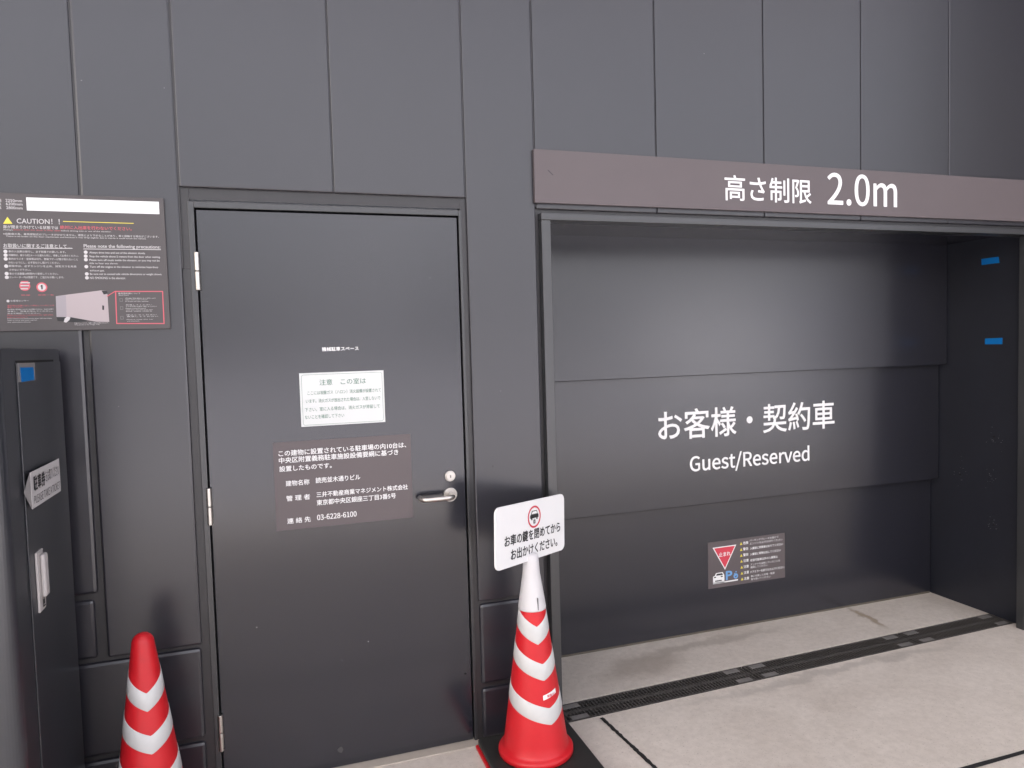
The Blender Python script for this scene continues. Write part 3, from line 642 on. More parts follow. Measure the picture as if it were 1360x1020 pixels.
DOOR_SHAPES = [
    ('brown', [(-0.0147, 1.1569), (0.4582, 1.1636), (0.4587, 0.8597), (-0.0125, 0.8507)]),
    ('notice', [(0.0829, 1.3937), (0.3703, 1.3922), (0.3708, 1.2093), (0.0826, 1.2073)]),
    ('noticeborder', [(0.0894, 1.387), (0.3643, 1.3872), (0.3651, 1.2141), (0.0889, 1.2119)]),
]
BAND_TEXT = [
    ('高さ制限', 1.7763, 2.2098, 2.0873, 0.1039, 'w'),
    ('2.0m', 2.294, 2.6793, 2.1046, 0.1382, 'w'),
]
GATE_TEXT = [
    ('お客様・契約車', 1.749, 2.8061, 1.0608, 0.1495, 'w'),
    ('Guest/Reserved', 1.9223, 2.6419, 0.8557, 0.0977, 'w'),
]

# ------------------------------------------------------------ the setting
ROT = R(1.44)                                  # the drain lies a little askew to the wall
DO = Vector((1.030, 0.0765, 0))                # middle of its left end
DU, DV = Vector((math.cos(ROT), math.sin(ROT), 0)), Vector((-math.sin(ROT), math.cos(ROT), 0))
DW, DL = 0.074, 2.525                          # half width, length


def dp(u, v, z):
    p = DO + DU * u + DV * v
    return Vector((p.x, p.y, z))


bm = bmesh.new()
hole = [bm.verts.new(dp(u, v, FZ)) for u, v in ((0, -DW), (DL, -DW), (DL, DW), (0, DW))]
outer = [bm.verts.new(p) for p in ((-7, -4.6, FZ), (9, -4.6, FZ), (9, 1.2, FZ), (-7, 1.2, FZ))]
for i in range(4):
    j = (i + 1) % 4
    bm.faces.new((outer[i], outer[j], hole[j], hole[i]))
low = [bm.verts.new(v.co - Vector((0, 0, 0.06))) for v in hole]
for i in range(4):
    j = (i + 1) % 4
    bm.faces.new((hole[i], hole[j], low[j], low[i]))
lo = [bm.verts.new(v.co - Vector((0, 0, 0.1))) for v in outer]
for i in range(4):
    j = (i + 1) % 4
    bm.faces.new((outer[j], outer[i], lo[i], lo[j]))
bmesh.ops.recalc_face_normals(bm, faces=bm.faces)
for f in bm.faces:
    if abs(f.normal.z) > .9 and f.normal.z < 0:
        f.normal_flip()
tag(obj('floor', bm, M_CONCRETE), kind='structure')
tag(obj('drain_channel', B(0, DL, -DW, DW, FZ - 0.075, FZ - 0.062, M=Matrix.Translation(DO) @ Matrix.Rotation(ROT, 4, 'Z')), M_TROUGH), kind='structure')
# sawn joints in the concrete, filled with dark mastic
def joint_strip(x0, y0, x1, y1, w, seed):
    rnd = random.Random(seed)
    d = Vector((x1 - x0, y1 - y0)).normalized()
    n = Vector((-d.y, d.x))
    k = 60
    b = bmesh.new()
    pv = None
    for i in range(k + 1):
        c = Vector((x0, y0)).lerp(Vector((x1, y1)), i / k)
        w0, w1 = w * (.5 + rnd.uniform(-.14, .14)), w * (.5 + rnd.uniform(-.14, .14))
        a, e = c + n * w0, c - n * w1
        cur = (b.verts.new((a.x, a.y, FZ + .002)), b.verts.new((e.x, e.y, FZ + .002)))
        if pv:
            f = b.faces.new((pv[0], pv[1], cur[1], cur[0]))
            f.normal_update()
            if f.normal.z < 0: f.normal_flip()
        pv = cur
    return b
tag(obj('floor_joint', joint_strip(1.176, -0.012, 1.232, -0.765, 0.016, 1), M_GAP), kind='structure')
tag(obj('floor_joint', joint_strip(-3, -0.775, 6, -0.765, 0.017, 2), M_GAP), kind='structure')
tag(obj('street', B(-90, 90, -120, 60, -0.30, -0.13), M_PAVING), kind='structure')
tag(obj('ceiling', B(-14, 9, -5.8, 0.3, 6.0, 6.2), M_CEIL), kind='structure')

# ------------------------------------------------------------ charcoal panelled wall
wall = thing('outer_wall', (1.5, 0.03, FZ), 'charcoal panelled wall with narrow vertical joints around the door and the bay', 'wall')


def panel(x0, x1, z0, z1, gap=0.0032, bev=0.004):
    g = gap / 2
    obj('wall_panel', B(x0 + g, x1 - g, 0.0, 0.06, z0 + g, z1 - g, bev=bev, seg=2), M_WALL, wall)


TOP = 4.0
J = [-4.0, -3.4, -2.8, -2.19, -1.67, -1.155, -0.545, -0.262, 0.222, 0.688, 0.960, 1.474, 1.984, 2.494, 3.004, 3.514, 4.03, 4.55, 5.07, 5.6]
for a, b in zip(J, J[1:]):
    if b <= -0.26:                             # left of the door
        if b < -0.5:
            panel(a, b, 1.75, TOP)
            bb = b - (0.008 if b > -0.6 else 0)
            panel(a, bb, 0.711, 1.747, 0.012, 0.011)
            panel(a, bb - (0.012 if b > -.6 else 0), 0.503, 0.705, 0.012, 0.011)
        else:
            panel(a, b, 0.503, TOP, 0.006, 0.007)
    elif b <= 0.69:
        panel(a, b, 2.006, TOP)                # over the door
    elif b <= 0.961:
        panel(a, b, 0.513, TOP, 0.004, 0.005)
        panel(a, b, 0.190, 0.508, 0.010, 0.012)
        panel(a, b, FZ, 0.185, 0.010, 0.012)
    elif b <= 3.52:
        panel(a, b, 1.976, TOP, 0.0032, 0.004)
    else:
        panel(max(a, 3.53), b, FZ, TOP) if b > 4.04 else panel(3.56, b, FZ, TOP)
panel(-4.0, -2.19, FZ, 0.503, 0.012, 0.008)
panel(-2.19, -0.263, 0.184, 0.499, 0.010, 0.011)
panel(-2.19, -0.263, FZ, 0.180, 0.010, 0.011)
bm = bmesh.new()
box(bm, -4, -0.235, 0.012, 0.05, FZ, 1.747)
box(bm, -4, -0.262, 0.0042, 0.05, 1.7475, TOP)
box(bm, -0.262, -0.2355, 0.012, 0.05, 1.7475, 2.0095)
box(bm, -0.262, 0.695, 0.0042, 0.0133, 2.010, TOP)
box(bm, -0.235, 0.668, 0.0135, 0.05, 1.970, TOP)
box(bm, 0.668, 0.9715, 0.012, 0.05, FZ, TOP)
box(bm, 0.952, 5.6, 0.0042, 0.0118, 1.985, TOP)
box(bm, 0.9715, 3.60, 0.014, 0.05, 1.9615, TOP)
box(bm, 3.601, 5.6, 0.012, 0.05, FZ, TOP)
obj('joint_sealant', bm, M_JOINT, wall)

tag(obj('side_wall', B(5.6, 5.8, -2.5, 0.3, FZ, 6.0), M_WALL), 'dark side wall closing the passage far right', 'wall')

# ------------------------------------------------------------ steel door
door = thing('steel_door', (0.22, 0.03, FZ), 'charcoal steel door with lever handle and two notices', 'door')
leaf = obj('door_leaf', B(-0.2175, 0.6565, 0.0165, 0.056, FZ + 0.006, 1.9385, bev=0.0015), M_DOOR, door)
bm = bmesh.new()
box(bm, -0.241, -0.2225, 0.008, 0.07, FZ, 1.964, bev=0.0015)
box(bm, 0.6615, 0.672, 0.008, 0.07, FZ, 1.964, bev=0.0015)
box(bm, -0.2224, 0.6614, 0.0082, 0.07, 1.9435, 1.9638, bev=0.0015)
obj('door_frame', bm, M_FRAME, door)
bm = bmesh.new()
box(bm, -0.2222, 0.6612, 0.050, 0.0705, FZ + .001, 1.943)
obj('rubber_seal', bm, M_GAP, door)
obj('sill', B(-0.240, 0.700, -0.028, 0.045, FZ - 0.03, FZ + 0.004, bev=0.002), M_SILL, door)
for zc in (1.738, 0.963, 0.193):
    bm = bmesh.new()
    cyl(bm, (-0.2205, 0.005, zc - 0.062), (0, 0, 1), 0.0085, 0.0085, 0.0605, bev=0.0015)
    cyl(bm, (-0.2205, 0.005, zc + 0.0008), (0, 0, 1), 0.0085, 0.0085, 0.0605, bev=0.0015)
    obj('hinge', bm, M_STEEL, door, smooth=False)
bm = bmesh.new()
cyl(bm, (0.599, 0.0165, 0.995), (0, -1, 0), 0.0205, 0.0195, 0.009, n=40, bev=0.0012)
cyl(bm, (0.599, 0.0078, 0.995), (0, -1, 0), 0.0165, 0.0155, 0.006, n=40, bev=0.001)
lk = obj('lock_cylinder', bm, M_STEEL, door)
obj('keyhole', B(0.5975, 0.6005, 0.0012, 0.004, 0.990, 1.000), M_GAP, lk)
pts = [(0.598, 0.012, 0.926), (0.598, -0.022, 0.926)]
for k in range(1, 7):
    t = R(90 * k / 6)
    pts.append((0.598 - 0.022 * (1 - math.cos(t)), -0.022 - 0.022 * math.sin(t), 0.926))
pts += [(0.55, -0.0445, 0.926), (0.505, -0.0445, 0.926)]
for k in range(1, 7):
    t = R(90 * k / 6)
    pts.append((0.505 - 0.022 * math.sin(t), -0.0445 + 0.022 * (1 - math.cos(t)), 0.926))
pts.append((0.483, 0.006, 0.926))
bm = bmesh.new()
tube(bm, pts, 0.0092, 20)
lever = obj('lever_handle', bm, M_STEEL, door, smooth=True)
bm = bmesh.new()
cyl(bm, (0.598, 0.0165, 0.926), (0, -1, 0), 0.0265, 0.0255, 0.008, n=44, bev=0.0012)
obj('rose', bm, M_STEEL, lever)
fr = wall_frame(0.0158)
bm = bmesh.new()
for t, x0, x1, z, h, k in DOOR_TEXT:
    write(bm, fr, t, x0, x1, z, h, bold=0.02)
obj('lettering', bm, M_WHITE, leaf)

M_SCUFF = mat('pale paint scuff', (0.055, 0.052, 0.053), 0.6, var=0.5, vscale=60)
rnd = random.Random(11)


def chip(parent, Y, x, z, r, m):
    b = bmesh.new()
    k = rnd.randint(5, 8)
    poly(b, wall_frame(Y), [(x + r * rnd.uniform(.5, 1.2) * math.cos(6.283 * i / k), z + r * rnd.uniform(.4, 1.0) * math.sin(6.283 * i / k)) for i in range(k)])
    obj('paint_chip', b, m, parent)


for x, z, r, m in ((-0.092, 0.532, .0016, M_CABIN), (0.280, 0.423, .0018, M_CABIN), (0.186, 0.370, .0014, M_CLEAR), (0.168, 0.047, .013, M_SCUFF), (0.634, 0.243, .006, M_GAP), (0.55, 1.72, .0014, M_CLEAR)):
    chip(leaf, 0.0161, x, z, r, m)
for x, z, r, m in ((-0.521, 2.318, .0028, M_CLEAR), (-0.290, 2.315, .0022, M_CLEAR), (0.76, 1.02, .006, M_JOINT), (0.80, 1.30, .0018, M_CLEAR), (-0.47, 1.31, .0018, M_CLEAR), (0.9, 0.508, .007, M_SCUFF), (1.7, 2.62, .0022, M_CLEAR)):
    chip(wall, -0.0005, x, z, r, m)

# the notices on the door
SH = dict(DOOR_SHAPES)


def square(pts):
    xs, zs = sorted(p[0] for p in pts), sorted(p[1] for p in pts)
    return (xs[0] + xs[1]) / 2, (xs[2] + xs[3]) / 2, (zs[0] + zs[1]) / 2, (zs[2] + zs[3]) / 2


a0, a1, b0, b1 = square(SH['brown'])
s = thing('door_sign', ((a0 + a1) / 2, 0.0165, b0), 'taupe notice with white text below the white notice on the door', 'sign')
obj('plate', B(a0, a1, 0.0142, 0.0163, b0, b1, bev=0.0006), M_BROWN, s)
for t, x0, x1, z, h, k in BROWN_TEXT:
    bm = bmesh.new()
    write(bm, wall_frame(0.0137), t, x0, x1, z, h, bold=0.014)
    obj('lettering', bm, M_WHITE, s)

a0, a1, b0, b1 = square(SH['notice'])
s = thing('door_sign', ((a0 + a1) / 2, 0.0165, b0), 'white notice with green text at the middle of the door', 'sign')
obj('plate', B(a0, a1, 0.0142, 0.0163, b0, b1, bev=0.0006), M_PAPER, s)
for t, x0, x1, z, h, k in NOTICE_TEXT:
    bm = bmesh.new()
    write(bm, wall_frame(0.0137), t, x0, x1, z, h, bold=0.0)
    obj('lettering', bm, M_GREEN, s)
bm = bmesh.new()
a0, a1, b0, b1 = square(SH['noticeborder'])
outline(bm, wall_frame(0.0138), round_rect(a0, a1, b0, b1, 0.008), 0.0009)
obj('border_line', bm, M_GREEN, s)

# ------------------------------------------------------------ information board on the left wall
s = thing('information_board', (-0.76, 0.0, 1.551), 'dark information board headed CAUTION on the wall above the cabinet', 'sign')
obj('board', B(-1.235, -0.3075, -0.0118, -0.001, 1.5525, 1.966, bev=0.0012), M_BOARD, s)
fr = wall_frame(-0.0124)
for t, x0, x1, z, h, k in BOARD_TEXT:
    b = bmesh.new()
    write(b, fr, t, x0, x1, z, h, bold=0.008 if h > 0.0075 else 0.0)
    obj('lettering' if k == 'w' else 'red_lettering', b, M_PALE if k == 'w' else M_PINK, s)
PT = dict(BOARD_PTS)
pic = None
for k, p in BOARD_SHAPES:
    b = bmesh.new()
    if k == 'white_bar':
        a0, a1, b0, b1 = square(p)
        rect(b, fr, a0, a1, b0, b1)
        obj('white_strip', b, M_WHITE, s)
    elif k == 'w':
        poly(b, fr, p, 0.0006)
        obj('underline' if len(p) == 4 else 'picture_car', b, M_PALE, s if len(p) == 4 else pic)
    elif k == 'y':
        poly(b, fr, p)
        obj('warning_triangle' if len(p) == 3 else 'yellow_line', b, M_YELLOW, s)
    elif k == 'photo':
        poly(b, fr, p)
        pic = obj('picture', b, M_PHOTO, s)
    elif k == 'photo2':
        poly(b, fr, p, 0.0003)
        obj('picture_wall', b, M_PHOTO2, pic)
    else:
        poly(b, fr, p, 0.0003 if p[0][1] < 1.60 else 0.0006)
        obj('picture_dark_area', b, M_INK, pic)  # dark printed areas of the picture
for r, key in ((0.0052, 'bul'), (0.0038, 'bul2')):
    for a, c in PT[key]:
        b = bmesh.new()
        disc(b, fr, a, c, r)
        obj('bullet', b, M_PALE, s)
(ia, ib), (ja, jb) = PT['icon']
b = bmesh.new()
ring(b, fr, ja, jb, 0.0105, 0.0145)
ic = obj('occupancy_icon', b, M_PINK, s)
b = bmesh.new()
disc(b, fr, ja, jb, 0.0105)
obj('icon_ground', b, M_PALE, ic)
b = bmesh.new()
poly(b, fr, [(ja - 0.005, jb + 0.002), (ja - 0.0015, jb + 0.003), (ja - 0.0015, jb - 0.006), (ja + 0.0022, jb - 0.006), (ja + 0.0022, jb + 0.007), (ja - 0.0005, jb + 0.007)], 0.0006)
obj('numeral', b, M_INK, ic)
b = bmesh.new()
ring(b, fr, ia, ib, 0.0100, 0.0145)
ic = obj('no_smoking_icon', b, M_PINK, s)
for k in range(3):
    b = bmesh.new()
    rect(b, fr, ia - 0.011, ia + 0.008 + 0.003 * k, ib - 0.010 + 0.009 * k, ib - 0.0065 + 0.009 * k, 0.0004)
    obj('pale_bar', b, M_PALE, ic)
    b = bmesh.new()
    rect(b, fr, ia - 0.009, ia + 0.010, ib - 0.0062 + 0.009 * k, ib - 0.0030 + 0.009 * k, 0.0005)
    obj('red_bar', b, M_PINK, ic)
b = bmesh.new()
outline(b, fr, PT['frame'], 0.0030)
(ca, cb), (da, db) = PT['conn']
poly(b, fr, [(ca, cb - 0.0013), (da, db - 0.0028), (da, db + 0.0002), (ca, cb + 0.0013)], 0.0004)
obj('red_frame', b, M_PINK, s)
for a, c in PT['sm']:
    b = bmesh.new()
    outline(b, fr, [(a - .004, c - .005), (a + .004, c - .005), (a + .004, c + .005), (a - .004, c + .005)], 0.0009)
    obj('lamp_symbol', b, M_CLEAR, s)

# ------------------------------------------------------------ height limit sign over the bay
s = thing('height_limit_sign', (2.3, 0.0, 1.996), 'long taupe band reading 2.0m above the vehicle bay', 'sign')
obj('board', B(0.9505, 3.86, -0.017, -0.0005, 1.997, 2.194, bev=0.001), M_BROWN, s)
for (t, x0, x1, z, h, k), bd in zip(BAND_TEXT, (0.010, 0.014)):
    bm = bmesh.new()
    write(bm, wall_frame(-0.0178), t, x0, x1, z, h, bold=bd)
    obj('lettering', bm, M_WHITE, s)
bm = bmesh.new()
poly(bm, wall_frame(-0.0175), [(1.003, 2.118), (1.007, 2.119), (1.026, 2.102), (1.023, 2.100)])
obj('scratch', bm, M_JOINT, s)

# ------------------------------------------------------------ the vehicle bay
bay = thing('bay_frame', (2.23, 0.0, FZ), 'grey steel frame with dark lining around the vehicle bay', 'frame')
obj('jamb', B(0.9725, 1.0095, -0.020, 0.055, FZ, 1.9335, bev=0.002), M_FRAME, bay)
obj('jamb', B(3.4870, 3.5385, -0.020, 0.020, FZ, 1.9335, bev=0.002), M_FRAME, bay)
obj('head', B(0.9725, 3.5390, -0.0205, 0.055, 1.9340, 1.9605, bev=0.002), M_FRAME, bay)
obj('side_lining', B(0.96, 1.015, 0.0555, 0.62, FZ, 2.2), M_LINING, bay)
obj('side_lining', B(3.54, 3.60, 0.0205, 0.62, FZ, 2.2), M_LINING, bay)
obj('soffit', B(1.0155, 3.5395, 0.0555, 0.4535, 1.955, 2.0), M_GATE, bay)
for y, z in ((0.377, 0.697), (0.184, 0.925), (0.181, 0.462), (0.189, 0.488), (0.176, 0.907), (0.20, 0.68), (0.21, 0.70)):
    r = 0.006 if (y, z) in ((0.377, 0.697), (0.184, 0.925), (0.181, 0.462)) else 0.0025
    bm = bmesh.new()
    cyl(bm, (3.5398, y, z), (-1, 0, 0), r, r * .8, 0.002, n=12)
    obj('bolt_hole', bm, M_GAP, bay)
rnd = random.Random(3)
bm = bmesh.new()
sf = Frame((3.5395, 0, 0), (0, -1, 0), (0, 0, 1))
for cy, cz in ((0.377, 0.697), (0.184, 0.925), (0.181, 0.462), (0.2, 0.7)):
    for _ in range(14):
        a, b = -cy + rnd.gauss(0, .022), cz + rnd.gauss(0, .03)
        disc(bm, sf, a, b, rnd.uniform(.0008, .002), n=6)
obj('paint_chips', bm, M_CLEAR, bay)

gate = thing('lifting_gate', (2.23, 0.5, FZ), 'dark three-panel lifting gate lettered Guest/Reserved closing the bay', 'gate')
obj('gate_panel', B(1.0175, 3.5375, 0.4550, 0.485, 1.298, 2.15, bev=0.0035), M_GATE, gate)
mid = obj('gate_panel', B(1.0175, 3.5365, 0.5040, 0.534, 0.653, 1.40, bev=0.0035), M_GATE, gate)
obj('gate_panel', B(1.0175, 3.5355, 0.5550, 0.585, FZ + 0.010, 0.76, bev=0.0035), M_GATE, gate)
obj('bottom_seal', B(1.02, 3.53, 0.5570, 0.580, FZ + 0.0005, FZ + 0.0098), M_SEAL, gate)
obj('gate_back', B(1.0175, 3.5355, 0.60, 0.615, FZ, 2.2), M_GAP, gate)
for (t, x0, x1, z, h, k), bd in zip(GATE_TEXT, (0.012, 0.016)):
    bm = bmesh.new()
    write(bm, wall_frame(0.5032), t, x0, x1, z, h, bold=bd)
    obj('lettering', bm, M_WHITE, mid)

# stop sticker on the bottom panel
P = dict(STICKER_SHAPES)
a0, a1, b0, b1 = square(P['plate'])
s = thing('stop_sticker', ((a0 + a1) / 2, 0.555, b0), 'taupe sticker with red stop triangle on the lowest gate panel', 'sticker')
obj('film', B(a0, a1, 0.5538, 0.5549, b0, b1), M_BROWN, s)
fr = wall_frame(0.5532)
for t, x0, x1, z, h, k in STICKER_TEXT:
    bm = bmesh.new()
    write(bm, fr, t, x0, x1, z, h, d=0.0012, bold=0.02 if h > .012 else 0.0)
    obj('lettering', bm, M_WHITE, s)
bm = bmesh.new()
poly(bm, fr, P['tri'])
obj('triangle_border', bm, M_WHITE, s)
bm = bmesh.new()
poly(bm, fr, P['car'])
car_icon = obj('car_icon', bm, M_WHITE, s)
bm = bmesh.new()
poly(bm, fr, P['bar'])
obj('ground_line', bm, M_WHITE, s)
bm = bmesh.new()
c = Vector((sum(p[0] for p in P['tri']) / 3, sum(p[1] for p in P['tri']) / 3))
poly(bm, fr, [tuple(c + (Vector(p) - c) * 0.88) for p in P['tri']], 0.0006)
obj('stop_triangle', bm, M_RED, s)
bm = bmesh.new()
poly(bm, fr, P['car_dk'], 0.0006)
(cx0, cz0) = P['car'][-1]
for dx in (0.006, 0.046):
    rect(bm, fr, cx0 + dx, cx0 + dx + 0.012, cz0 + 0.028, cz0 + 0.034, 0.0006)
rect(bm, fr, cx0 + 0.012, cx0 + 0.052, cz0 + 0.008, cz0 + 0.014, 0.0006)
obj('car_windows', bm, M_INK, car_icon)
bm = bmesh.new()
a0, a1, b0, b1 = square(P['pbox'])
write(bm, fr, 'P', a0, a1, (b0 + b1) / 2, b1 - b0, bold=0.04)
obj('parking_letter', bm, M_BLUEP, s)
bm = bmesh.new()
a0, a1, b0, b1 = square(P['pp'])
ring(bm, fr, (a0 + a1) / 2 + .002, b0 + .016, 0.006, 0.014, n=24)
disc(bm, fr, (a0 + a1) / 2 + .004, b1 + .005, 0.004)
poly(bm, fr, [(a0 + .006, b1 - .001), (a0 + .011, b1 + .001), (a0 + .020, b0 + .018), (a0 + .013, b0 + .016)], 0.0003)
obj('wheelchair_symbol', bm, M_BLUEP, s)
for a, b in P['tris']:
    bm = bmesh.new()
    poly(bm, fr, [(a - .0075, b - .0065), (a + .0075, b - .0065), (a, b + .0075)])
    obj('warning_triangle', bm, M_YELLOW, s)


def tape(pts, X, label):
    b = bmesh.new()
    f = Frame((X, 0, 0), (0, -1, 0), (0, 0, 1))
    f.n = Vector((-1, 0, 0)) if X > 1 else Vector((1, 0, 0))
    v0 = [b.verts.new((X, y, z)) for y, z in pts]
    v1 = [b.verts.new((X + f.n.x * 0.0012, y, z)) for y, z in pts]
    b.faces.new(v0)
    b.faces.new(v1)
    for i in range(len(pts)):
        j = (i + 1) % len(pts)
        b.faces.new((v0[i], v0[j], v1[j], v1[i]))
    bmesh.ops.recalc_face_normals(b, faces=b.faces)
    return tag(obj('masking_tape', b, M_TAPE), label, 'tape')


tape([(0.259, 1.852), (0.165, 1.852), (0.161, 1.821), (0.257, 1.821)], 3.5398, 'upper strip of blue tape on the dark side of the bay')
tape([(0.236, 1.436), (0.142, 1.438), (0.142, 1.406), (0.236, 1.406)], 3.5398, 'lower strip of blue tape on the dark side of the bay')

# ------------------------------------------------------------ drain gratings (six lift-out pieces)
def make_grate(L):
    s = thing('drain_grate', (0, 0, 0), 'dark steel drain grate let into the floor before the gate', 'drain grate', 'drain grates before the gate')
    w = 0.064
    b = bmesh.new()
    n = int(L / 0.0155)
    for i in range(n):
        u = (i + 0.5) * L / n
        box(b, u - 0.0026, u + 0.0026, 0.0045, w - 0.0045, -0.016, -0.002)
    for v in (w * .33, w * .67):
        box(b, 0.004, L - 0.004, v - 0.002, v + 0.002, -0.0155, -0.006)
    obj('bars', b, M_GRATE, s, local=True)
    b = bmesh.new()
    box(b, 0.001, L - 0.001, 0.0005, 0.0044, -0.018, -0.0005)
    box(b, 0.001, L - 0.001, w - 0.0044, w - 0.0005, -0.018, -0.0005)
    obj('rail', b, M_GRATE, s, local=True)
    return s


DRAIN = Matrix.Translation(Vector((DO.x, DO.y, FZ))) @ Matrix.Rotation(ROT, 4, 'Z')
protos = {}
k = 0
for row in (0, 1):
    for (u0, u1, where) in ((0.004, 0.932, 'left end'), (0.936, 1.868, 'middle'), (1.872, 2.521, 'right end')):
        L = round(u1 - u0, 3)
        if L not in protos:
            g = make_grate(L)
            protos[L] = g
        else:
            src = protos[L]
            g = src.copy()
            COL.objects.link(g)
            for ch in list(src.children):
                if ch.name.startswith('end_tab'):
                    continue
                c = ch.copy()
                COL.objects.link(c)
                c.parent = g
        v0 = -0.066 if row == 0 else 0.002
        g.matrix_world = DRAIN @ Matrix.Translation((u0, v0, 0))
        g['label'] = 'dark steel drain grate, %s of the row %s' % (where, 'nearest the gate' if row else 'farthest from the gate')
        for t0 in (0.030, L - 0.105):
            b = bmesh.new()
            w0, w1 = (0.006, 0.036) if row == 0 else (0.028, 0.058)
            box(b, t0, t0 + 0.075, w0, w1, -0.004, -0.0012, bev=0.0008)
            obj('end_tab', b, M_TAB, g, local=True)

# ------------------------------------------------------------ traffic cones
def cone_r(h):
    return 0.1155 - 0.1395 * (h - 0.03)


def make_cone(loc, label, bands):
    s = thing('traffic_cone', loc, label, 'traffic cone', 'red and white traffic cones by the wall')
    X, Y, Z = loc
    prof = [(0.128, 0.0), (0.1335, 0.004), (0.1335, 0.017), (0.130, 0.0225), (0.122, 0.025), (0.1185, 0.028), (cone_r(.034), 0.034)]
    for i in range(1, 21):
        h = 0.034 + (0.636 - 0.034) * i / 20
        prof.append((cone_r(h), h))
    for t in range(1, 7):
        a = R(15 * t)
        prof.append((0.0308 * math.cos(a * .98) + 0.0, 0.637 + 0.030 * math.sin(a)))
    b = bmesh.new()
    lathe(b, [(r, Z + h) for r, h in prof], X, Y, 72)
    obj('cone_body', b, M_CONE, s, smooth=True)
    for tip, hh, turn in bands:
        b = bmesh.new()
        n = 96
        cols = []
        for k in range(n):
            th = 2 * math.pi * k / n
            az = abs((th - R(turn) + math.pi) % (2 * math.pi) - math.pi)       # 0 at the tip
            az = min(az, 2.2)
            rise = 0.054 * az / (math.pi / 2)
            col = []
            for e in (0, 0.03, 0.5, 0.97, 1):
                h = tip + rise + hh * e
                r = cone_r(h) + (0.0011 if 0 < e < 1 else 0.0002)
                col.append(b.verts.new((X + r * math.sin(th), Y - r * math.cos(th), Z + h)))
            cols.append(col)
        for k in range(n):
            A, C = cols[k], cols[(k + 1) % n]
            for i in range(4):
                b.faces.new((A[i], C[i], C[i + 1], A[i + 1]))
        obj('reflective_band', b, M_BAND, s, smooth=True)
    return s


cone_right = make_cone((0.832, -0.195, 0.022), 'red and white traffic cone on a black base carrying a white sign', ((0.408, 0.060, -4), (0.285, 0.056, 6), (0.135, 0.056, 14)))
make_cone((-0.402, -0.215, FZ + 0.002), 'red and white traffic cone with bare rounded tip beside the grey cabinet', ((0.450, 0.052, 12), (0.329, 0.052, 16), (0.195, 0.055, 18)))
# small printed sticker on the right cone
b = bmesh.new()
q = bmesh.new()
X, Y, Z = 0.832, -0.195, 0.022
def on_cone(th, h, d):
    r = cone_r(h) + d
    return Vector((X + r * math.sin(th), Y - r * math.cos(th), Z + h))
def cone_patch(bmx, t0, t1, h0, h1, d, n=8, skew=0.0):
    for i in range(n):
        a, e = t0 + (t1 - t0) * i / n, t0 + (t1 - t0) * (i + 1) / n
        s0, s1 = skew * i / n, skew * (i + 1) / n
        bmx.faces.new([bmx.verts.new(on_cone(*p, d)) for p in ((a, h0 + s0), (e, h0 + s1), (e, h1 + s1), (a, h1 + s0))])
cone_patch(b, 0.0, 0.66, 0.222, 0.238, 0.0012, 10, 0.010)
st = obj('maker_sticker', b, M_WHITE, cone_right)
for t0, t1 in ((0.08, 0.15), (0.17, 0.20), (0.22, 0.29), (0.32, 0.34), (0.37, 0.40), (0.45, 0.47)):
    cone_patch(q, t0 + .1, t1 + .1, 0.2285, 0.2375, 0.0018, 1)
obj('print', q, M_PINK, st)

w = thing('cone_weight', (0.835, -0.215, FZ), 'black square rubber base with red rim under the cone with the sign', 'cone base')
obj('rubber_plate', B(0.657, 1.015, -0.395, -0.045, FZ + 0.014, 0.0215, bev=0.008, seg=3), M_RUBBER, w)
obj('red_rim', B(0.650, 1.022, -0.402, -0.038, FZ + 0.0005, FZ + 0.0138, bev=0.004), M_CONE, w)

# white sleeve sign pushed over the cone tip
cs = thing('cone_sign', (0.832, -0.195, 0.55), 'white plastic sign asking drivers to lock up, pushed over the cone tip', 'sign')
b = bmesh.new()
X, Y = 0.832, -0.195
prof = [(0.0488, 0.540), (0.0492, 0.544), (0.0486, 0.552), (0.0450, 0.575), (0.0402, 0.605), (0.0350, 0.640), (0.0310, 0.665), (0.0290, 0.690), (0.0278, 0.712), (0.0262, 0.730), (0.012, 0.738)]
lathe(b, prof, X, Y, 56)
obj('sleeve', b, M_SLEEVE, cs, smooth=True)
obj('sleeve_slit', B(X + 0.004, X + 0.0062, Y - 0.0494, Y - 0.038, 0.546, 0.588, bev=0.0005), M_JOINT, cs)
SYAW, SROLL, STILT = R(34.15), R(3.38), R(1.12)
SW, SHH = 0.412, 0.209
sx = Vector((math.cos(SYAW) * math.cos(SROLL), math.sin(SYAW) * math.cos(SROLL), -math.sin(SROLL)))
n_ = Vector((math.sin(SYAW) * math.cos(STILT), -math.cos(SYAW) * math.cos(STILT), math.sin(STILT)))
n_ = (n_ - sx * n_.dot(sx)).normalized()
sf = Frame(Vector((X, Y, 0.816)) + sx * 0.008, sx, n_.cross(sx))
pts = round_rect(-SW / 2, SW / 2, -SHH / 2, SHH / 2, 0.022, 8)
b = bmesh.new()
f0 = [b.verts.new(sf.p(a, c, 0.004)) for a, c in pts]
f1 = [b.verts.new(sf.p(a, c, -0.004)) for a, c in pts]
b.faces.new(f0)
b.faces.new(f1[::-1])
for i in range(len(pts)):
    j = (i + 1) % len(pts)
    b.faces.new((f0[i], f1[i], f1[j], f0[j]))
bmesh.ops.recalc_face_normals(b, faces=b.faces)
bmesh.ops.bevel(b, geom=[e for e in b.edges if len(e.link_faces) == 2 and e.calc_face_angle(0) > 1.2], offset=0.0012, segments=2, affect='EDGES')
pl = obj('sign_plate', b, M_WHITE, cs)
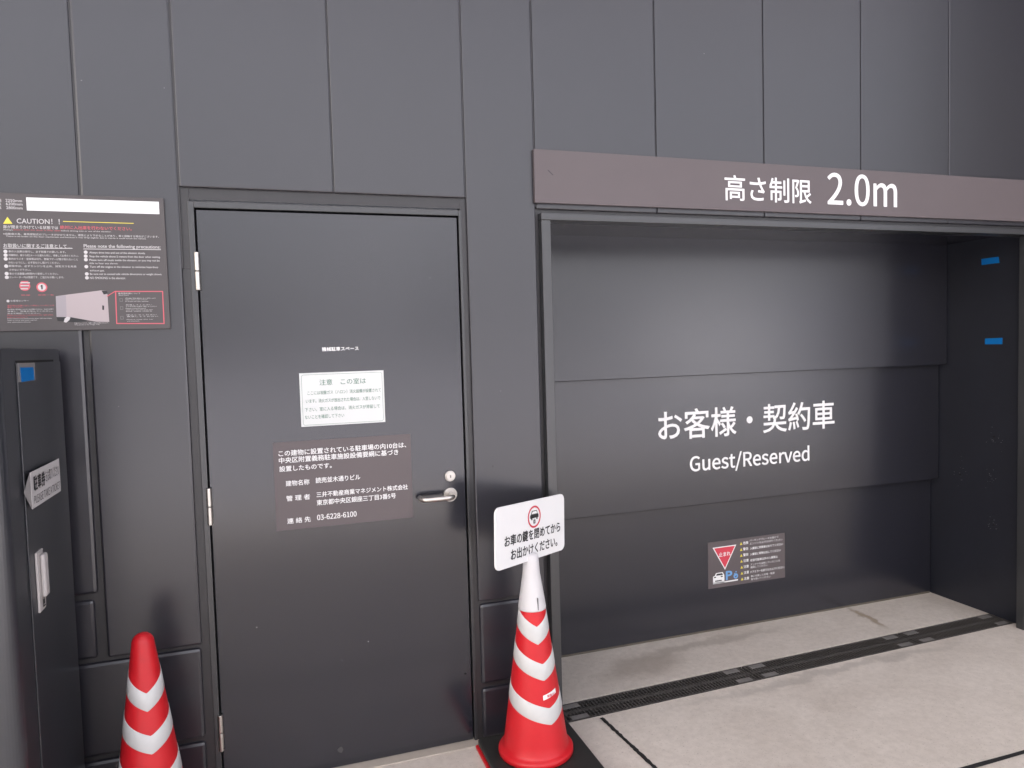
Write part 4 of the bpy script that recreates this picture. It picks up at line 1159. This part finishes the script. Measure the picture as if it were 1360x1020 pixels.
for t, a0, a1, c in (('お車の鍵を閉めてから', -0.160, 0.176, -0.014), ('お出かけください。', -0.126, 0.156, -0.064)):
    b = bmesh.new()
    write(b, sf, t, a0, a1, c, 0.038, d=0.0048, bold=0.022)
    obj('lettering', b, M_INK, pl)
b = bmesh.new()
# car and padlock inside the ring
car = [(-0.021, 0.052), (-0.017, 0.055), (-0.012, 0.066), (0.012, 0.066), (0.017, 0.055), (0.021, 0.052), (0.021, 0.043), (0.016, 0.043), (0.016, 0.038), (0.010, 0.038), (0.010, 0.043), (-0.010, 0.043), (-0.010, 0.038), (-0.016, 0.038), (-0.016, 0.043), (-0.021, 0.043)]
poly(b, sf, [(a * 1.2 + 0.012, 0.052 + (c - 0.052) * 1.15) for a, c in car], 0.0050)
rect(b, sf, 0.006, 0.018, 0.022, 0.034, 0.0050)
ring(b, sf, 0.012, 0.034, 0.0028, 0.0046, 0.0052, 20)
obj('pictogram', b, M_INK, pl)
b = bmesh.new()
poly(b, sf, [(a + 0.012, c) for a, c in ((-0.0165, 0.0565), (-0.0115, 0.0655), (0.0115, 0.0655), (0.0165, 0.0565))], 0.0056)
rect(b, sf, 0.0108, 0.0132, 0.025, 0.031, 0.0056)
obj('white_marks', b, M_WHITE, pl)
b = bmesh.new()
ring(b, sf, 0.012, 0.046, 0.0325, 0.0390, 0.0048, 56)
obj('red_ring', b, M_RED, pl)

# ------------------------------------------------------------ ticket cabinet at the left edge
CX = -0.615
cab = thing('ticket_cabinet', (-0.86, -0.28, FZ), 'blue-grey steel cabinet standing against the wall at the left edge', 'cabinet')
b = bmesh.new()
box(b, -1.13, CX, -0.565, -0.045, FZ + 0.001, 1.4945)
vert = [e for e in b.edges if abs(e.verts[0].co.z - e.verts[1].co.z) > 1 and e.verts[0].co.y < -0.3]
bmesh.ops.bevel(b, geom=vert, offset=0.034, segments=8, profile=0.5, affect='EDGES')
top = [e for e in b.edges if e.verts[0].co.z > 1.49 and e.verts[1].co.z > 1.49]
bmesh.ops.bevel(b, geom=top, offset=0.003, segments=2, affect='EDGES')
body = obj('cabinet_body', b, M_CABINET, cab)
obj('cabinet_door', B(CX + 0.0003, CX + 0.004, -0.441, -0.052, FZ + 0.05, 1.4575, bev=0.0012), M_CABINET, cab)
obj('door_gap', B(CX + 0.0002, CX + 0.0012, -0.438, -0.112, 1.4580, 1.4640), M_GAP, cab)
b = bmesh.new()
box(b, CX + 0.0042, CX + 0.010, -0.402, -0.350, 0.803, 0.962, bev=0.002)
box(b, CX + 0.0100, CX + 0.022, -0.385, -0.352, 0.838, 0.952, bev=0.006, seg=3)
hd = obj('pull_handle', b, M_CABIN, cab)
ff = Frame((CX + 0.0108, 0, 0), (0, 1, 0), (0, 0, 1))
b = bmesh.new()
rect(b, ff, -0.377, -0.358, 0.810, 0.814)
rect(b, ff, -0.374, -0.361, 0.817, 0.830)
disc(b, ff, -0.3675, 0.8345, 0.003)
rect(b, ff, -0.379, -0.376, 0.812, 0.832)
obj('handle_mark', b, M_INK, hd)
b = bmesh.new()
box(b, -0.80, -0.64, -0.555, -0.500, 1.4948, 1.516, bev=0.009, seg=3)
obj('top_cap', b, M_CABIN, cab)
t = tape([(-0.424, 1.446), (-0.322, 1.445), (-0.318, 1.411), (-0.420, 1.409)], CX + 0.0056, 'square of blue tape on a grey sticker at the cabinet top')
obj('grey_film', B(CX + 0.0042, CX + 0.0054, -0.438, -0.304, 1.4095, 1.4572), M_CLEAR, t)

# folded ticket sign standing off the cabinet door
s = thing('ticket_sign', (-0.60, -0.30, 1.08), 'white folded sign PLEASE TAKE A TICKET on the side of the cabinet', 'sign')
sf = Frame((-0.5985, -0.434, 1.0855), (0, 1, 0), (0, 0, 1))
TW, TH = 0.259, 0.0925
b = bmesh.new()
box(b, -0.6000, -0.5990, -0.434, -0.434 + TW, 1.0835, 1.0835 + TH + .002, bev=0.0003)
obj('plate', b, M_PALE, s)
b = bmesh.new()
tri = [(-0.6003, -0.434, 1.178), (-0.6003, -0.434, 1.084), (-0.6108, -0.452, 1.130)]
tv = [b.verts.new(p) for p in tri]
tw = [b.verts.new((p[0] - .0008, p[1] + 0.001, p[2])) for p in tri]
b.faces.new(tv); b.faces.new(tw[::-1])
for i in range(3):
    j = (i + 1) % 3
    b.faces.new((tv[i], tw[i], tw[j], tv[j]))
bmesh.ops.recalc_face_normals(b, faces=b.faces)
obj('folded_tab', b, M_CLEAR, s)
b = bmesh.new()
write(b, sf, '駐車券', 0.018, 0.118, 0.060, 0.040, bold=0.03)
write(b, sf, 'をお取りください', 0.122, 0.250, 0.062, 0.030, bold=0.0)
obj('lettering', b, M_INK, s)
b = bmesh.new()
write(b, sf, 'PLEASE TAKE A TICKET', 0.018, 0.250, 0.018, 0.021, bold=0.0)
obj('lettering', b, M_INK, s)

# ------------------------------------------------------------ unseen building, added so its sunlit side brightens the gate's reflection
bd = thing('added_building', (20, -21, -0.13), 'unseen pale building added to brighten the reflection in the gate', 'building')
obj('facade', B(17, 25, -27, -17.5, -0.13, 3.5), M_STONE, bd)
obj('roof', B(16.8, 25.2, -27.2, -17.3, 3.502, 3.7), M_PAVING, bd)
for i in range(3):
    obj('window', B(16.97, 17.06, -26.0 + 3.2 * i, -25.3 + 3.2 * i, 2.3, 3.0), M_GLASS, bd)
